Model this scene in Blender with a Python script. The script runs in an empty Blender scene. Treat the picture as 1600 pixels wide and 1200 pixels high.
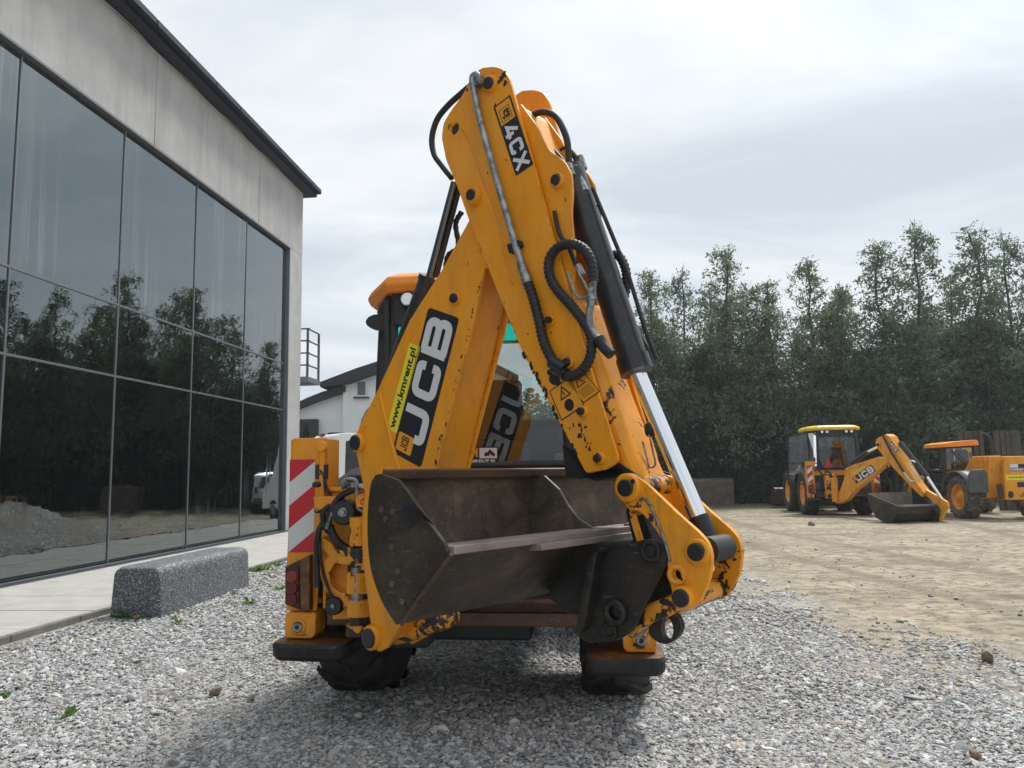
import bpy, bmesh, math, random
import numpy as np
from mathutils import Vector, Matrix
from mathutils.geometry import tessellate_polygon
random.seed(7); RNG = np.random.default_rng(7)
sc = bpy.context.scene
col = sc.collection
rad = math.radians

# ------------------------------------------------------------------ camera, world, sun
F, CX, CY = 1220., 800., 600.
zc = np.array([-160., 10700., 1220.]); zc /= np.linalg.norm(zc)
_y = np.array([0, 0, 1.]) - zc*zc[2]; _y /= np.linalg.norm(_y)
_x = np.cross(_y, zc)
if _x[0] < 0: _x = -_x
R = np.array([_x, _y, zc])
CAM = np.array([0, 0, 1.5])

cam = bpy.data.cameras.new('camera'); camo = bpy.data.objects.new('camera', cam); col.objects.link(camo)
cr, cu, cf = R @ np.array([1., 0, 0]), R @ np.array([0, 1., 0]), R @ np.array([0, 0, 1.])
camo.matrix_world = Matrix(((cr[0], cu[0], -cf[0], 0), (cr[1], cu[1], -cf[1], 0), (cr[2], cu[2], -cf[2], 1.5), (0, 0, 0, 1)))
cam.sensor_width = 36; cam.lens = 36*F/1600; cam.clip_end = 2000; cam.clip_start = .05
sc.camera = camo

SUN_EL, SUN_AZ = 57, 34      # degrees; azimuth from +Y towards +X
w_ = bpy.data.worlds.new('World'); sc.world = w_; w_.use_nodes = True
nt = w_.node_tree; nt.nodes.clear()
def N(t, **k):
    n = nt.nodes.new(t)
    for a, b in k.items(): setattr(n, a, b)
    return n
out = N('ShaderNodeOutputWorld'); sky = N('ShaderNodeTexSky', sky_type='NISHITA', sun_disc=False)
sky.sun_elevation = rad(SUN_EL); sky.sun_rotation = rad(SUN_AZ); sky.air_density = 1.2; sky.dust_density = 2
b1 = N('ShaderNodeBackground'); b1.inputs[1].default_value = .08
b2 = N('ShaderNodeBackground'); b2.inputs[1].default_value = 1.0
tc = N('ShaderNodeTexCoord'); sp = N('ShaderNodeSeparateXYZ')
mx = N('ShaderNodeMath', operation='MAXIMUM'); mx.inputs[1].default_value = 0
ad = N('ShaderNodeMath', operation='ADD'); ad.inputs[1].default_value = .18
d1 = N('ShaderNodeMath', operation='DIVIDE'); d2 = N('ShaderNodeMath', operation='DIVIDE')
cb = N('ShaderNodeCombineXYZ')
L_ = nt.links.new
L_(tc.outputs['Generated'], sp.inputs[0]); L_(sp.outputs[2], mx.inputs[0]); L_(mx.outputs[0], ad.inputs[0])
L_(sp.outputs[0], d1.inputs[0]); L_(ad.outputs[0], d1.inputs[1]); L_(sp.outputs[1], d2.inputs[0]); L_(ad.outputs[0], d2.inputs[1])
L_(d1.outputs[0], cb.inputs[0]); L_(d2.outputs[0], cb.inputs[1])
mp = N('ShaderNodeMapping'); mp.inputs['Scale'].default_value = (.8, 1.7, 1); mp.inputs['Rotation'].default_value = (0, 0, .45); mp.inputs['Location'].default_value = (3.1, 1.2, 0)
L_(cb.outputs[0], mp.inputs[0])
no = N('ShaderNodeTexNoise'); no.inputs['Scale'].default_value = .9; no.inputs['Detail'].default_value = 9; no.inputs['Roughness'].default_value = .58; no.inputs['Distortion'].default_value = .7
L_(mp.outputs[0], no.inputs[0])
rp = N('ShaderNodeValToRGB'); e_ = rp.color_ramp.elements
e_[0].position = .36; e_[0].color = (.46, .51, .565, 1); e_[1].position = .64; e_[1].color = (.665, .685, .70, 1)
x_ = rp.color_ramp.elements.new(.5); x_.color = (.555, .595, .635, 1)
L_(no.outputs[0], rp.inputs[0]); L_(rp.outputs[0], b2.inputs[0])
# the veiled sun brightens the thin cloud round it
sd = (math.sin(rad(SUN_AZ))*math.cos(rad(SUN_EL)), math.cos(rad(SUN_AZ))*math.cos(rad(SUN_EL)), math.sin(rad(SUN_EL)))
dt = N('ShaderNodeVectorMath', operation='DOT_PRODUCT'); dt.inputs[1].default_value = sd
L_(tc.outputs['Generated'], dt.inputs[0])
mr = N('ShaderNodeMapRange'); mr.inputs[1].default_value = .80; mr.inputs[2].default_value = 1; mr.inputs[3].default_value = 1.06; mr.inputs[4].default_value = 1.7
L_(dt.outputs['Value'], mr.inputs[0]); L_(mr.outputs[0], b2.inputs[1])
nf = N('ShaderNodeTexNoise'); nf.inputs['Scale'].default_value = 1.4; nf.inputs['Detail'].default_value = 4
L_(mp.outputs[0], nf.inputs[0])
mf = N('ShaderNodeMapRange'); mf.inputs[1].default_value = .5; mf.inputs[2].default_value = .8; mf.inputs[3].default_value = .97; mf.inputs[4].default_value = .72
L_(nf.outputs[0], mf.inputs[0])
ms = N('ShaderNodeMixShader')
L_(mf.outputs[0], ms.inputs[0]); L_(sky.outputs[0], b1.inputs[0]); L_(b1.outputs[0], ms.inputs[1]); L_(b2.outputs[0], ms.inputs[2]); L_(ms.outputs[0], out.inputs[0])

sl = bpy.data.lights.new('sun', 'SUN'); sl.energy = 2.8; sl.angle = rad(12); sl.color = (1, .965, .91)
so = bpy.data.objects.new('sun', sl); col.objects.link(so); so.rotation_euler = Vector(sd).to_track_quat('Z', 'Y').to_euler()
so.location = (0, 0, 20)
sc.view_settings.view_transform = 'Standard'; sc.view_settings.look = 'None'; sc.view_settings.gamma = 1
sc.view_settings.use_curve_mapping = False; sc.view_settings.exposure = .45
sc.render.engine = 'CYCLES'

# ------------------------------------------------------------------ geometry helpers
def ray(u, v): return R @ np.array([u-CX, CY-v, F])
def onz(u, v, z=0.):
    d = ray(u, v); return CAM + d*((z-CAM[2])/d[2])
def onv(u, v, D):
    d = ray(u, v); return CAM + d*(D/d[1])
def V3(*a): return np.array(a, float)

class Fr:
    """vertical plane: origin o on the ground, horizontal axis h, normal n (away from the lens)"""
    def __init__(s, o, h, n): s.o, s.h, s.n = np.array(o, float), np.array(h, float), np.array(n, float)
    def uv(s, u, v, off=0.):
        p0 = s.o + s.n*off; d = ray(u, v); p = CAM + d*(((p0-CAM) @ s.n)/(d @ s.n))
        return ((p-p0) @ s.h, p[2])
    def P(s, h, z, off=0.): return s.o + s.h*h + s.n*off + V3(0, 0, z)
    def px(s, u, v, off=0.): return s.P(*s.uv(u, v, off), off)
    def trace(s, pts, off): return [s.uv(u, v, off) for u, v in pts]

def fillet(pts, r, n=4):
    out = []; k = len(pts)
    for i in range(k):
        p0, p1, p2 = (np.array(pts[(i+j) % k][:2], float) for j in (-1, 0, 1))
        a, b = p0-p1, p2-p1; la, lb = np.linalg.norm(a), np.linalg.norm(b)
        rr = min(r, la*.45, lb*.45)
        if rr < 1e-4: out.append(tuple(p1)); continue
        q0, q2 = p1+a/la*rr, p1+b/lb*rr
        for j in range(n+1):
            t = j/n; out.append(tuple((1-t)**2*q0 + 2*t*(1-t)*p1 + t*t*q2))
    return out

def spline(pts, n=8):
    P = [np.array(p, float) for p in pts]; P = [2*P[0]-P[1]] + P + [2*P[-1]-P[-2]]; o = []
    for i in range(1, len(P)-2):
        for j in range(n):
            t = j/n
            o.append(.5*(2*P[i] + (P[i+1]-P[i-1])*t + (2*P[i-1]-5*P[i]+4*P[i+1]-P[i+2])*t*t + (3*P[i]-P[i-1]-3*P[i+1]+P[i+2])*t**3))
    o.append(P[-2]); return o

ORG = {}
class MB:
    def __init__(s): s.v, s.f, s.m, s.sm, s.cm = [], [], [], [], 0
    def add(s, vs, fs, smooth=False):
        b = len(s.v); s.v += [tuple(map(float, p)) for p in vs]
        for f in fs: s.f.append([b+i for i in f]); s.m.append(s.cm); s.sm.append(smooth)
        return s
    def prism(s, Fm, poly, o0, o1, holes=(), r=0, sm=False):
        if r: poly = fillet(poly, r)
        if holes:
            loops = [list(poly)] + [list(h) for h in holes]
            tri = tessellate_polygon([[Vector((a, b, 0)) for a, b in lp] for lp in loops])
            fl = [p for lp in loops for p in lp]; n = len(fl)
            vs = [Fm.P(a, b, o0) for a, b in fl] + [Fm.P(a, b, o1) for a, b in fl]
            fs = [list(t) for t in tri] + [[i+n for i in t] for t in tri]; b = 0
            for lp in loops:
                k = len(lp)
                for i in range(k): j = (i+1) % k; fs.append([b+i, b+j, n+b+j, n+b+i])
                b += k
            return s.add(vs, fs)
        n = len(poly)
        vs = [Fm.P(a, b, o0) for a, b in poly] + [Fm.P(a, b, o1) for a, b in poly]
        fs = [list(range(n)), list(range(n, 2*n))] + [[i, (i+1) % n, n+(i+1) % n, n+i] for i in range(n)]
        return s.add(vs, fs)
    def box(s, c, sx, sy, sz, ax=(1, 0, 0), ay=(0, 1, 0), az=(0, 0, 1), taper=1):
        c, ax, ay, az = (np.array(q, float) for q in (c, ax, ay, az)); vs = []
        for k in (-1, 1):
            t = taper if k > 0 else 1
            for i, j in ((-1, -1), (1, -1), (1, 1), (-1, 1)): vs.append(c+ax*i*sx/2*t+ay*j*sy/2*t+az*k*sz/2)
        return s.add(vs, [[0, 1, 2, 3], [4, 5, 6, 7], [0, 1, 5, 4], [1, 2, 6, 5], [2, 3, 7, 6], [3, 0, 4, 7]])
    def tube(s, pts, r, n=10, caps=True, flat=None):
        P = [np.array(p, float) for p in pts]; K = len(P); up = None; vs = []
        for i in range(K):
            t = P[min(i+1, K-1)]-P[max(i-1, 0)]; t = t/(np.linalg.norm(t)+1e-12)
            if up is None:
                up = np.cross(t, (0, 0, 1.)); 
                if np.linalg.norm(up) < .1: up = np.cross(t, (1., 0, 0))
            up = up-t*(up @ t); up /= np.linalg.norm(up); sd_ = np.cross(t, up)
            ri = r(i/(K-1), i) if callable(r) else r
            for k in range(n):
                a = 2*math.pi*k/n; vs.append(P[i]+(up*math.cos(a)+sd_*math.sin(a))*ri)
        fs = [[i*n+k, i*n+(k+1) % n, (i+1)*n+(k+1) % n, (i+1)*n+k] for i in range(K-1) for k in range(n)]
        s.add(vs, fs, True)
        if caps:
            b = len(s.v)-len(vs)
            for lp in (range(n), range((K-1)*n, K*n)):
                q = [s.v[b+i] for i in lp]; s.add(q, [list(range(n))])
        return s
    def cyl(s, p0, p1, r, r1=None, n=20):
        r1 = r if r1 is None else r1
        return s.tube([p0, p1], lambda t, i: r+(r1-r)*t, n)
    def ring(s, c, ax, ro, ri, th, n=24):
        c, ax = np.array(c, float), np.array(ax, float); ax /= np.linalg.norm(ax)
        u = np.cross(ax, (0, 0, 1.)); u = u if np.linalg.norm(u) > .1 else np.cross(ax, (1., 0, 0)); u /= np.linalg.norm(u); w = np.cross(ax, u); vs = []
        for k in range(n):
            a = 2*math.pi*k/n; d = u*math.cos(a)+w*math.sin(a)
            for rr, o in ((ro, -th/2), (ro, th/2), (ri, th/2), (ri, -th/2)): vs.append(c+d*rr+ax*o)
        return s.add(vs, [[k*4+j, ((k+1) % n)*4+j, ((k+1) % n)*4+(j+1) % 4, k*4+(j+1) % 4] for k in range(n) for j in range(4)], True)
    def boss(s, c, nrm, r, h, n=20):
        """short round boss standing h out of a face at c against the direction nrm, edge slightly domed"""
        c, nrm = np.array(c, float), np.array(nrm, float)
        P = [c+nrm*.01, c-nrm*h*.8, c-nrm*h]
        return s.tube(P, lambda t, i: r if i < 2 else r*.86, n)
    def hexnut(s, c, nrm, r, h):
        c, nrm = np.array(c, float), np.array(nrm, float)
        return s.tube([c, c-nrm*h], r, 6)
    def build(s, name, mats, parent=None, loc=None, bevel=0, seg=2, label=None, kind=None, cat=None, group=None, weld=False):
        org = np.array(loc, float) if loc is not None else (ORG[parent.name] if parent is not None else np.zeros(3))
        me = bpy.data.meshes.new(name); V = np.array(s.v)-org
        me.from_pydata([tuple(p) for p in V], [], s.f)
        mats = mats if isinstance(mats, (list, tuple)) else [mats]
        for m in mats: me.materials.append(m)
        me.polygons.foreach_set('material_index', s.m); me.polygons.foreach_set('use_smooth', s.sm)
        bm = bmesh.new(); bm.from_mesh(me)
        if weld: bmesh.ops.remove_doubles(bm, verts=bm.verts, dist=1e-5)
        bmesh.ops.recalc_face_normals(bm, faces=bm.faces); bm.to_mesh(me); bm.free()
        o = bpy.data.objects.new(name, me); col.objects.link(o); ORG[o.name] = org
        if parent is not None: o.parent = parent
        else: o.location = org
        if bevel:
            b = o.modifiers.new('bevel', 'BEVEL'); b.width = bevel; b.segments = seg; b.limit_method = 'ANGLE'; b.angle_limit = rad(38)
        tag(o, label, cat, group, kind); return o

def tag(o, label=None, cat=None, group=None, kind=None):
    if label: o['label'] = label
    if cat: o['category'] = cat
    if group: o['group'] = group
    if kind: o['kind'] = kind
    return o
def thing(name, label, cat, loc, group=None):
    o = bpy.data.objects.new(name, None); col.objects.link(o); o.location = tuple(map(float, loc)); o.empty_display_size = .3
    ORG[o.name] = np.array(loc, float); return tag(o, label, cat, group)
def copy_tree(o, parent=None):
    c = o.copy(); col.objects.link(c); c.parent = parent
    for ch in [x for x in bpy.data.objects if x.parent == o]: copy_tree(ch, c)
    return c
def circle(c, r, n=20, ry=None): return [(c[0]+r*math.cos(2*math.pi*k/n), c[1]+(ry or r)*math.sin(2*math.pi*k/n)) for k in range(n)]

# flat lettering: strokes or font glyphs mapped on a parallelogram
def ribbon(mb, pts, w, mapf, closed=False):
    P = [np.array(p, float) for p in pts]; K = len(P); vs = []
    for i in range(K):
        a = P[i-1] if (i or closed) else P[i]; b = P[(i+1) % K] if (i < K-1 or closed) else P[i]
        t0 = P[i]-a; t1 = b-P[i]
        t0 = t0/np.linalg.norm(t0) if np.linalg.norm(t0) > 1e-9 else None; t1 = t1/np.linalg.norm(t1) if np.linalg.norm(t1) > 1e-9 else None
        if t0 is None: t0 = t1
        if t1 is None: t1 = t0
        t = t0+t1; t /= np.linalg.norm(t); n = np.array([-t[1], t[0]]); c = max(.35, n @ np.array([-t0[1], t0[0]]))
        vs += [mapf(P[i]+n*w/2/c), mapf(P[i]-n*w/2/c)]
    m = K if closed else K-1
    mb.add(vs, [[2*i, 2*((i+1) % K), 2*((i+1) % K)+1, 2*i+1] for i in range(m)])
def arcpts(pts, r): # open polyline with rounded inner corners
    o = [pts[0]]
    for i in range(1, len(pts)-1):
        p0, p1, p2 = (np.array(pts[i+j], float) for j in (-1, 0, 1)); a, b = p0-p1, p2-p1; la, lb = np.linalg.norm(a), np.linalg.norm(b); rr = min(r, la*.48, lb*.48)
        for j in range(6):
            t = j/5; o.append(tuple((1-t)**2*(p1+a/la*rr)+2*t*(1-t)*p1+t*t*(p1+b/lb*rr)))
    o.append(pts[-1]); return o
GL = {
 'J': [([(.82, 1.0), (.82, .12), (.14, .12), (.14, .40)], 0)],
 'C': [([(.86, .64), (.86, .87), (.15, .87), (.15, .13), (.86, .13), (.86, .36)], 0)],
 'B': [([(.12, .02), (.12, .98)], 0), ([(.12, .89), (.86, .89), (.86, .5), (.2, .5)], 0), ([(.2, .5), (.88, .5), (.88, .11), (.12, .11)], 0)],
 '4': [([(.98, .27), (.12, .27), (.62, .95)], 0), ([(.70, .02), (.70, .62)], 0)],
 'X': [([(.06, .02), (.92, .98)], 0), ([(.06, .98), (.92, .02)], 0)],
 '0': [([(.5, .87), (.86, .87), (.86, .13), (.14, .13), (.14, .87), (.5, .87)], 0)]}
def heavy(mb, txt, mapf, u0, u1, v0, v1, sw=.26, gap=.08, lift=0):
    n = len(txt); wd = (u1-u0-gap*(n-1))/n; k = 0
    for i, ch in enumerate(txt):
        x0 = u0+i*(wd+gap)
        for st, _ in GL[ch]:
            k += 1; kk = k
            pts = arcpts(st, .2) if ch not in 'X4' else st
            ribbon(mb, [(x0+p[0]*wd, v0+p[1]*(v1-v0)) for p in pts], sw, lambda q, kk=kk: mapf(q[0], q[1], .0003*kk+lift))
def font(mb, txt, mapf, u0, u1, v0, v1, bold=.02, lift=0):
    c = bpy.data.curves.new('t', 'FONT'); c.body = txt; c.offset = bold; c.resolution_u = 3
    o = bpy.data.objects.new('t', c); col.objects.link(o); bpy.context.view_layer.update()
    me = bpy.data.meshes.new_from_object(o); V = np.array([v.co[:2] for v in me.vertices]); fs = [list(p.vertices) for p in me.polygons]
    bpy.data.objects.remove(o); bpy.data.curves.remove(c); bpy.data.meshes.remove(me)
    lo, hi = V.min(0), V.max(0); V = (V-lo)/(hi-lo)
    mb.add([mapf(u0+a*(u1-u0), v0+b*(v1-v0), lift) for a, b in V], fs)
def pmap(p0, pu, pv, lift_dir, asp):
    """p0 lower left of text, pu towards text right, pv towards text up; u in 0..asp, v in 0..1; lift out of the face"""
    p0, pu, pv = (np.array(q, float) for q in (p0, pu, pv)); ld = np.array(lift_dir, float)
    return lambda u, v, l=0: p0+(pu-p0)*u/asp+(pv-p0)*v+ld*l

# ------------------------------------------------------------------ materials
def mat(name, base, rough=.5, metal=0, **k):
    m = bpy.data.materials.new(name); m.use_nodes = True; t = m.node_tree; b = t.nodes['Principled BSDF']
    b.inputs['Base Color'].default_value = (*base, 1); b.inputs['Roughness'].default_value = rough; b.inputs['Metallic'].default_value = metal
    for a, v in k.items(): b.inputs[a.replace('_', ' ')].default_value = v
    return m
def node(m, t, **k):
    n = m.node_tree.nodes.new(t)
    for a, b in k.items(): setattr(n, a, b)
    return n
WORLDC = set()
def coords(m, scale=(1, 1, 1)):
    if m.name in WORLDC:      # repeated pieces that share a mesh still get a pattern of their own
        c = node(m, 'ShaderNodeNewGeometry'); p = node(m, 'ShaderNodeMapping'); p.inputs['Scale'].default_value = scale
        m.node_tree.links.new(c.outputs['Position'], p.inputs[0]); return p.outputs[0]
    c = node(m, 'ShaderNodeTexCoord'); p = node(m, 'ShaderNodeMapping'); p.inputs['Scale'].default_value = scale
    m.node_tree.links.new(c.outputs['Object'], p.inputs[0]); return p.outputs[0]
def noise(m, sc_, det=5, rough=.6, vec=None, dist=0, stretch=None):
    n = node(m, 'ShaderNodeTexNoise'); n.inputs['Scale'].default_value = sc_; n.inputs['Detail'].default_value = det; n.inputs['Roughness'].default_value = rough; n.inputs['Distortion'].default_value = dist
    m.node_tree.links.new(vec if vec is not None else coords(m, stretch or (1, 1, 1)), n.inputs['Vector']); return n.outputs[0]
def ramp(m, src, stops):
    r = node(m, 'ShaderNodeValToRGB'); e = r.color_ramp.elements
    while len(e) < len(stops): e.new(.5)
    for i, (p, c) in enumerate(stops):
        e[i].position = p; e[i].color = (*c, 1) if isinstance(c, tuple) else (c, c, c, 1)
    m.node_tree.links.new(src, r.inputs[0]); return r.outputs[0]
def mixc(m, fac, a, b, mode='MIX'):
    n = node(m, 'ShaderNodeMix', data_type='RGBA', blend_type=mode); l = m.node_tree.links.new
    for s_, k in ((fac, 0), (a, 6), (b, 7)):
        if isinstance(s_, bpy.types.NodeSocket): l(s_, n.inputs[k])
        elif k == 0: n.inputs[0].default_value = s_
        else: n.inputs[k].default_value = (*s_, 1)
    return n.outputs[2]
def mth(m, op, a, b=None):
    n = node(m, 'ShaderNodeMath', operation=op); l = m.node_tree.links.new
    for i, s_ in enumerate((a, b)):
        if s_ is None: continue
        if isinstance(s_, bpy.types.NodeSocket): l(s_, n.inputs[i])
        else: n.inputs[i].default_value = s_
    return n.outputs[0]
def bump(m, h, strength=.3, dist=.01):
    b = node(m, 'ShaderNodeBump'); b.inputs['Strength'].default_value = strength; b.inputs['Distance'].default_value = dist
    m.node_tree.links.new(h, b.inputs['Height']); m.node_tree.links.new(b.outputs[0], m.node_tree.nodes['Principled BSDF'].inputs['Normal'])
def setin(m, name, sock): m.node_tree.links.new(sock, m.node_tree.nodes['Principled BSDF'].inputs[name])

def paint(name, base, chip=.62, wear=True, grime=.5, rough=.42, sheen=(1, 1, 1)):
    """machine enamel: chipped through to dark steel along edges and in scattered scrapes, faded and dusty"""
    m = mat(name, base, rough)
    big = ramp(m, noise(m, 1.7, 4), [(.35, tuple(c*.86 for c in base)), (.7, tuple(min(.9, c*1.05) for c in base))])
    g = ramp(m, noise(m, 5, 8, .7, stretch=(1, 1, .35)), [(.5, 0.), (.8, grime)])
    c1 = mixc(m, g, big, (.20, .11, .035))
    run = ramp(m, noise(m, 16, 6, .7, stretch=(1, 1, .07)), [(.56, 0.), (.72, grime*.7)]); c1 = mixc(m, run, c1, (.30, .145, .03))
    fade = ramp(m, noise(m, 2.6, 7, .65), [(.48, 0.), (.75, .28)]); c1 = mixc(m, fade, c1, (.70, .37, .12))
    n1 = noise(m, 9, 9, .68, dist=.4); n2 = noise(m, 34, 4, .6)
    sc1 = ramp(m, mth(m, 'ADD', n1, mth(m, 'MULTIPLY', n2, .22)), [(chip+.145, 0.), (chip+.155, 1.)])
    if wear:
        bv = node(m, 'ShaderNodeBevel'); bv.samples = 4; bv.inputs['Radius'].default_value = .011
        ge = node(m, 'ShaderNodeNewGeometry'); dp = node(m, 'ShaderNodeVectorMath', operation='DOT_PRODUCT')
        m.node_tree.links.new(bv.outputs[0], dp.inputs[0]); m.node_tree.links.new(ge.outputs['Normal'], dp.inputs[1])
        ed = ramp(m, dp.outputs['Value'], [(.80, 1.), (.985, 0.)])
        en = ramp(m, noise(m, 14, 6, .7), [(.52, 0.), (.56, 1.)])
        sc1 = mth(m, 'MAXIMUM', sc1, mth(m, 'MULTIPLY', ed, en))
    c2 = mixc(m, sc1, c1, (.018, .016, .02))
    setin(m, 'Base Color', c2)
    setin(m, 'Roughness', ramp(m, noise(m, 6, 5), [(.3, rough-.08), (.7, rough+.15)]))
    bump(m, mth(m, 'SUBTRACT', mth(m, 'MULTIPLY', noise(m, 90, 2), .12), mth(m, 'MULTIPLY', sc1, .5)), .35, .0015)
    return m
YEL = (.90, .335, .005)
M_yel = paint('yellow_enamel', YEL, .65, grime=.42)
M_yel2 = paint('worn_yellow_enamel', YEL, .57, grime=.6)
M_yel3 = paint('scraped_yellow_enamel', (.82, .33, .012), .47, grime=.9)
M_yfar = paint('yard_yellow_enamel', (.82, .33, .010), .62, wear=False, grime=.8)
M_oran = paint('orange_roof_enamel', (.86, .27, .008), .8, wear=False, grime=.25)
M_black = mat('black_plastic', (.018, .019, .021), .5)
setin(M_black, 'Roughness', ramp(M_black, noise(M_black, 4, 5), [(.3, .4), (.7, .65)]))
M_ram = mat('black_ram_paint', (.016, .017, .021), .33)
setin(M_ram, 'Base Color', ramp(M_ram, noise(M_ram, 12, 8, .7), [(.45, (.014, .015, .019)), (.75, (.05, .047, .043))]))
M_rub = mat('hose_rubber', (.014, .015, .018), .55)
bump(M_rub, noise(M_rub, 60, 3), .25, .002)
M_tyre = mat('tyre_rubber', (.025, .024, .024), .8)
setin(M_tyre, 'Base Color', ramp(M_tyre, noise(M_tyre, 6, 7, .7), [(.4, (.018, .018, .019)), (.75, (.075, .066, .052))]))
bump(M_tyre, noise(M_tyre, 40, 4), .3, .004)
M_mud = mat('muddy_tyre_rubber', (.1, .085, .065), .9)
setin(M_mud, 'Base Color', ramp(M_mud, noise(M_mud, 9, 7, .7), [(.4, (.04, .037, .034)), (.6, (.19, .16, .12))]))
M_fend = mat('grey_fender_plastic', (.055, .060, .070), .5)
setin(M_fend, 'Base Color', ramp(M_fend, noise(M_fend, 5, 6), [(.3, (.045, .05, .06)), (.75, (.10, .105, .11))]))
M_chrome = mat('chrome_rod', (.82, .84, .86), .07, 1)
setin(M_chrome, 'Roughness', ramp(M_chrome, noise(M_chrome, 5, 6, stretch=(1, 1, .2)), [(.4, .05), (.7, .22)]))
M_steel = mat('dull_steel', (.30, .31, .32), .45, .85)
setin(M_steel, 'Base Color', ramp(M_steel, noise(M_steel, 30, 8, .75), [(.38, (.08, .085, .09)), (.6, (.38, .40, .41))]))
M_galv = mat('galvanised_pipe', (.33, .36, .37), .42, .6)
setin(M_galv, 'Base Color', ramp(M_galv, noise(M_galv, 22, 9, .75), [(.36, (.10, .115, .12)), (.55, (.36, .39, .40)), (.7, (.5, .53, .54))]))
M_pin = mat('dark_pin', (.022, .025, .032), .35, .3)
M_weld = mat('painted_weld', (.70, .27, .02), .45)
def rusty(name, dark, mid, lt, met=.35, sc_=3.):
    m = mat(name, mid, .5, met)
    a = ramp(m, noise(m, sc_, 9, .68, dist=.5, stretch=(1, 1, 1.3)), [(.3, dark), (.52, mid), (.75, lt)])
    sp_ = ramp(m, noise(m, 70, 3, .6), [(.6, 0.), (.75, .45)])
    c = mixc(m, sp_, a, tuple(min(.6, x*1.9) for x in lt))
    scr = ramp(m, noise(m, 16, 6, .6, stretch=(1.2, .3, 6)), [(.63, 0.), (.69, .5)])
    c = mixc(m, scr, c, (.17, .16, .15)); setin(m, 'Base Color', c)
    setin(m, 'Roughness', ramp(m, noise(m, 8, 6), [(.3, .38), (.7, .68)]))
    bump(m, mth(m, 'ADD', noise(m, 45, 5), mth(m, 'MULTIPLY', noise(m, 4, 4), 2.)), .5, .004)
    return m
M_buck = rusty('bucket_steel', (.014, .012, .011), (.045, .035, .027), (.12, .080, .052))
M_bin = rusty('bucket_inside', (.028, .022, .018), (.115, .088, .066), (.30, .205, .13), .1, 4)
M_lip = rusty('cutting_edge', (.15, .12, .11), (.27, .22, .205), (.36, .31, .29), .35, 2)
M_hang = rusty('hanger_steel', (.012, .012, .013), (.024, .022, .021), (.06, .048, .038))
M_beam = rusty('frame_rust', (.05, .03, .022), (.10, .055, .035), (.20, .10, .04), .2)
M_pad = rusty('foot_pad_steel', (.013, .013, .016), (.024, .024, .027), (.06, .055, .05), .3)
M_padr = rusty('foot_pad_rust', (.03, .02, .015), (.14, .055, .015), (.38, .16, .03), .0, 9)
M_white = mat('white_print', (.66, .67, .70), .4)
M_navy = mat('black_print', (.012, .012, .018), .35)
M_lab = mat('yellow_label', (.82, .72, .03), .4)
M_labo = mat('orange_label', (.80, .33, .02), .4)
for m_, c_ in ((M_white, (.66, .67, .70)), (M_navy, (.012, .012, .018)), (M_lab, (.82, .72, .03))):
    setin(m_, 'Base Color', mixc(m_, ramp(m_, noise(m_, 26, 8, .75), [(.62, 0.), (.74, .6)]), c_, (.25, .2, .14) if c_[0] > .1 else (.16, .1, .05)))
M_red = mat('reflective_red', (.50, .008, .022), .35)
M_sil = mat('reflective_white', (.62, .64, .64), .35)
for m_, c_ in ((M_red, (.50, .008, .022)), (M_sil, (.62, .64, .64))):
    setin(m_, 'Base Color', mixc(m_, ramp(m_, noise(m_, 16, 9, .75), [(.60, 0.), (.66, .7)]), c_, (.3, .16, .05)))
    bump(m_, noise(m_, 7, 3), .15, .01)
M_lensr = mat('red_lamp_lens', (.11, .003, .005), .3); M_lenso = mat('amber_lamp_lens', (.22, .03, .008), .3)
M_lamp = mat('lamp_glass', (.75, .77, .78), .1, .6)
M_int = mat('cab_interior', (.02, .021, .023), .8)

def glassy(name, tint, ior=1.55, rough=0., wave=0):
    m = bpy.data.materials.new(name); m.use_nodes = True; t = m.node_tree; t.nodes.clear()
    o = node(m, 'ShaderNodeOutputMaterial'); tr = node(m, 'ShaderNodeBsdfTransparent'); gl = node(m, 'ShaderNodeBsdfGlossy'); fr = node(m, 'ShaderNodeFresnel'); mi = node(m, 'ShaderNodeMixShader')
    tr.inputs[0].default_value = (*tint, 1); gl.inputs['Roughness'].default_value = rough; gl.inputs[0].default_value = (1, 1, 1, 1); fr.inputs[0].default_value = ior
    l = t.links.new; l(fr.outputs[0], mi.inputs[0]); l(tr.outputs[0], mi.inputs[1]); l(gl.outputs[0], mi.inputs[2]); l(mi.outputs[0], o.inputs[0])
    return m
M_cabg = glassy('cab_glass', (.62, .70, .70), 1.75)
M_teal = mat('sky_lit_teal_visor', (.03, .90, .80), .25, 1)  # teal visor tint as mirror metal, standing in for sky light shining through
# dark curtain-wall glass with slight roller waves and dried streaks
WORLDC |= {'dark_facade_glass', 'paving_concrete', 'kerb_concrete'}
M_fg = mat('dark_facade_glass', (.21, .235, .24), .012, 1)
wv = mth(M_fg, 'ADD', noise(M_fg, .5, 2, .5, stretch=(1, 1, 3.5)), mth(M_fg, 'MULTIPLY', noise(M_fg, 2.2, 2, .5, stretch=(1, 1, 4)), .12)); bump(M_fg, wv, .35, .012)
st = ramp(M_fg, noise(M_fg, 4.5, 7, .75, stretch=(1, 1, .02)), [(.49, .0), (.62, .9)])
fl_ = noise(M_fg, .35, 2)
setin(M_fg, 'Roughness', mth(M_fg, 'ADD', mth(M_fg, 'MULTIPLY', mth(M_fg, 'MULTIPLY', st, ramp(M_fg, fl_, [(.5, 0.), (.62, 1.)])), .35), .012))
gz_ = node(M_fg, 'ShaderNodeSeparateXYZ'); M_fg.node_tree.links.new(coords(M_fg), gz_.inputs[0])
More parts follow.
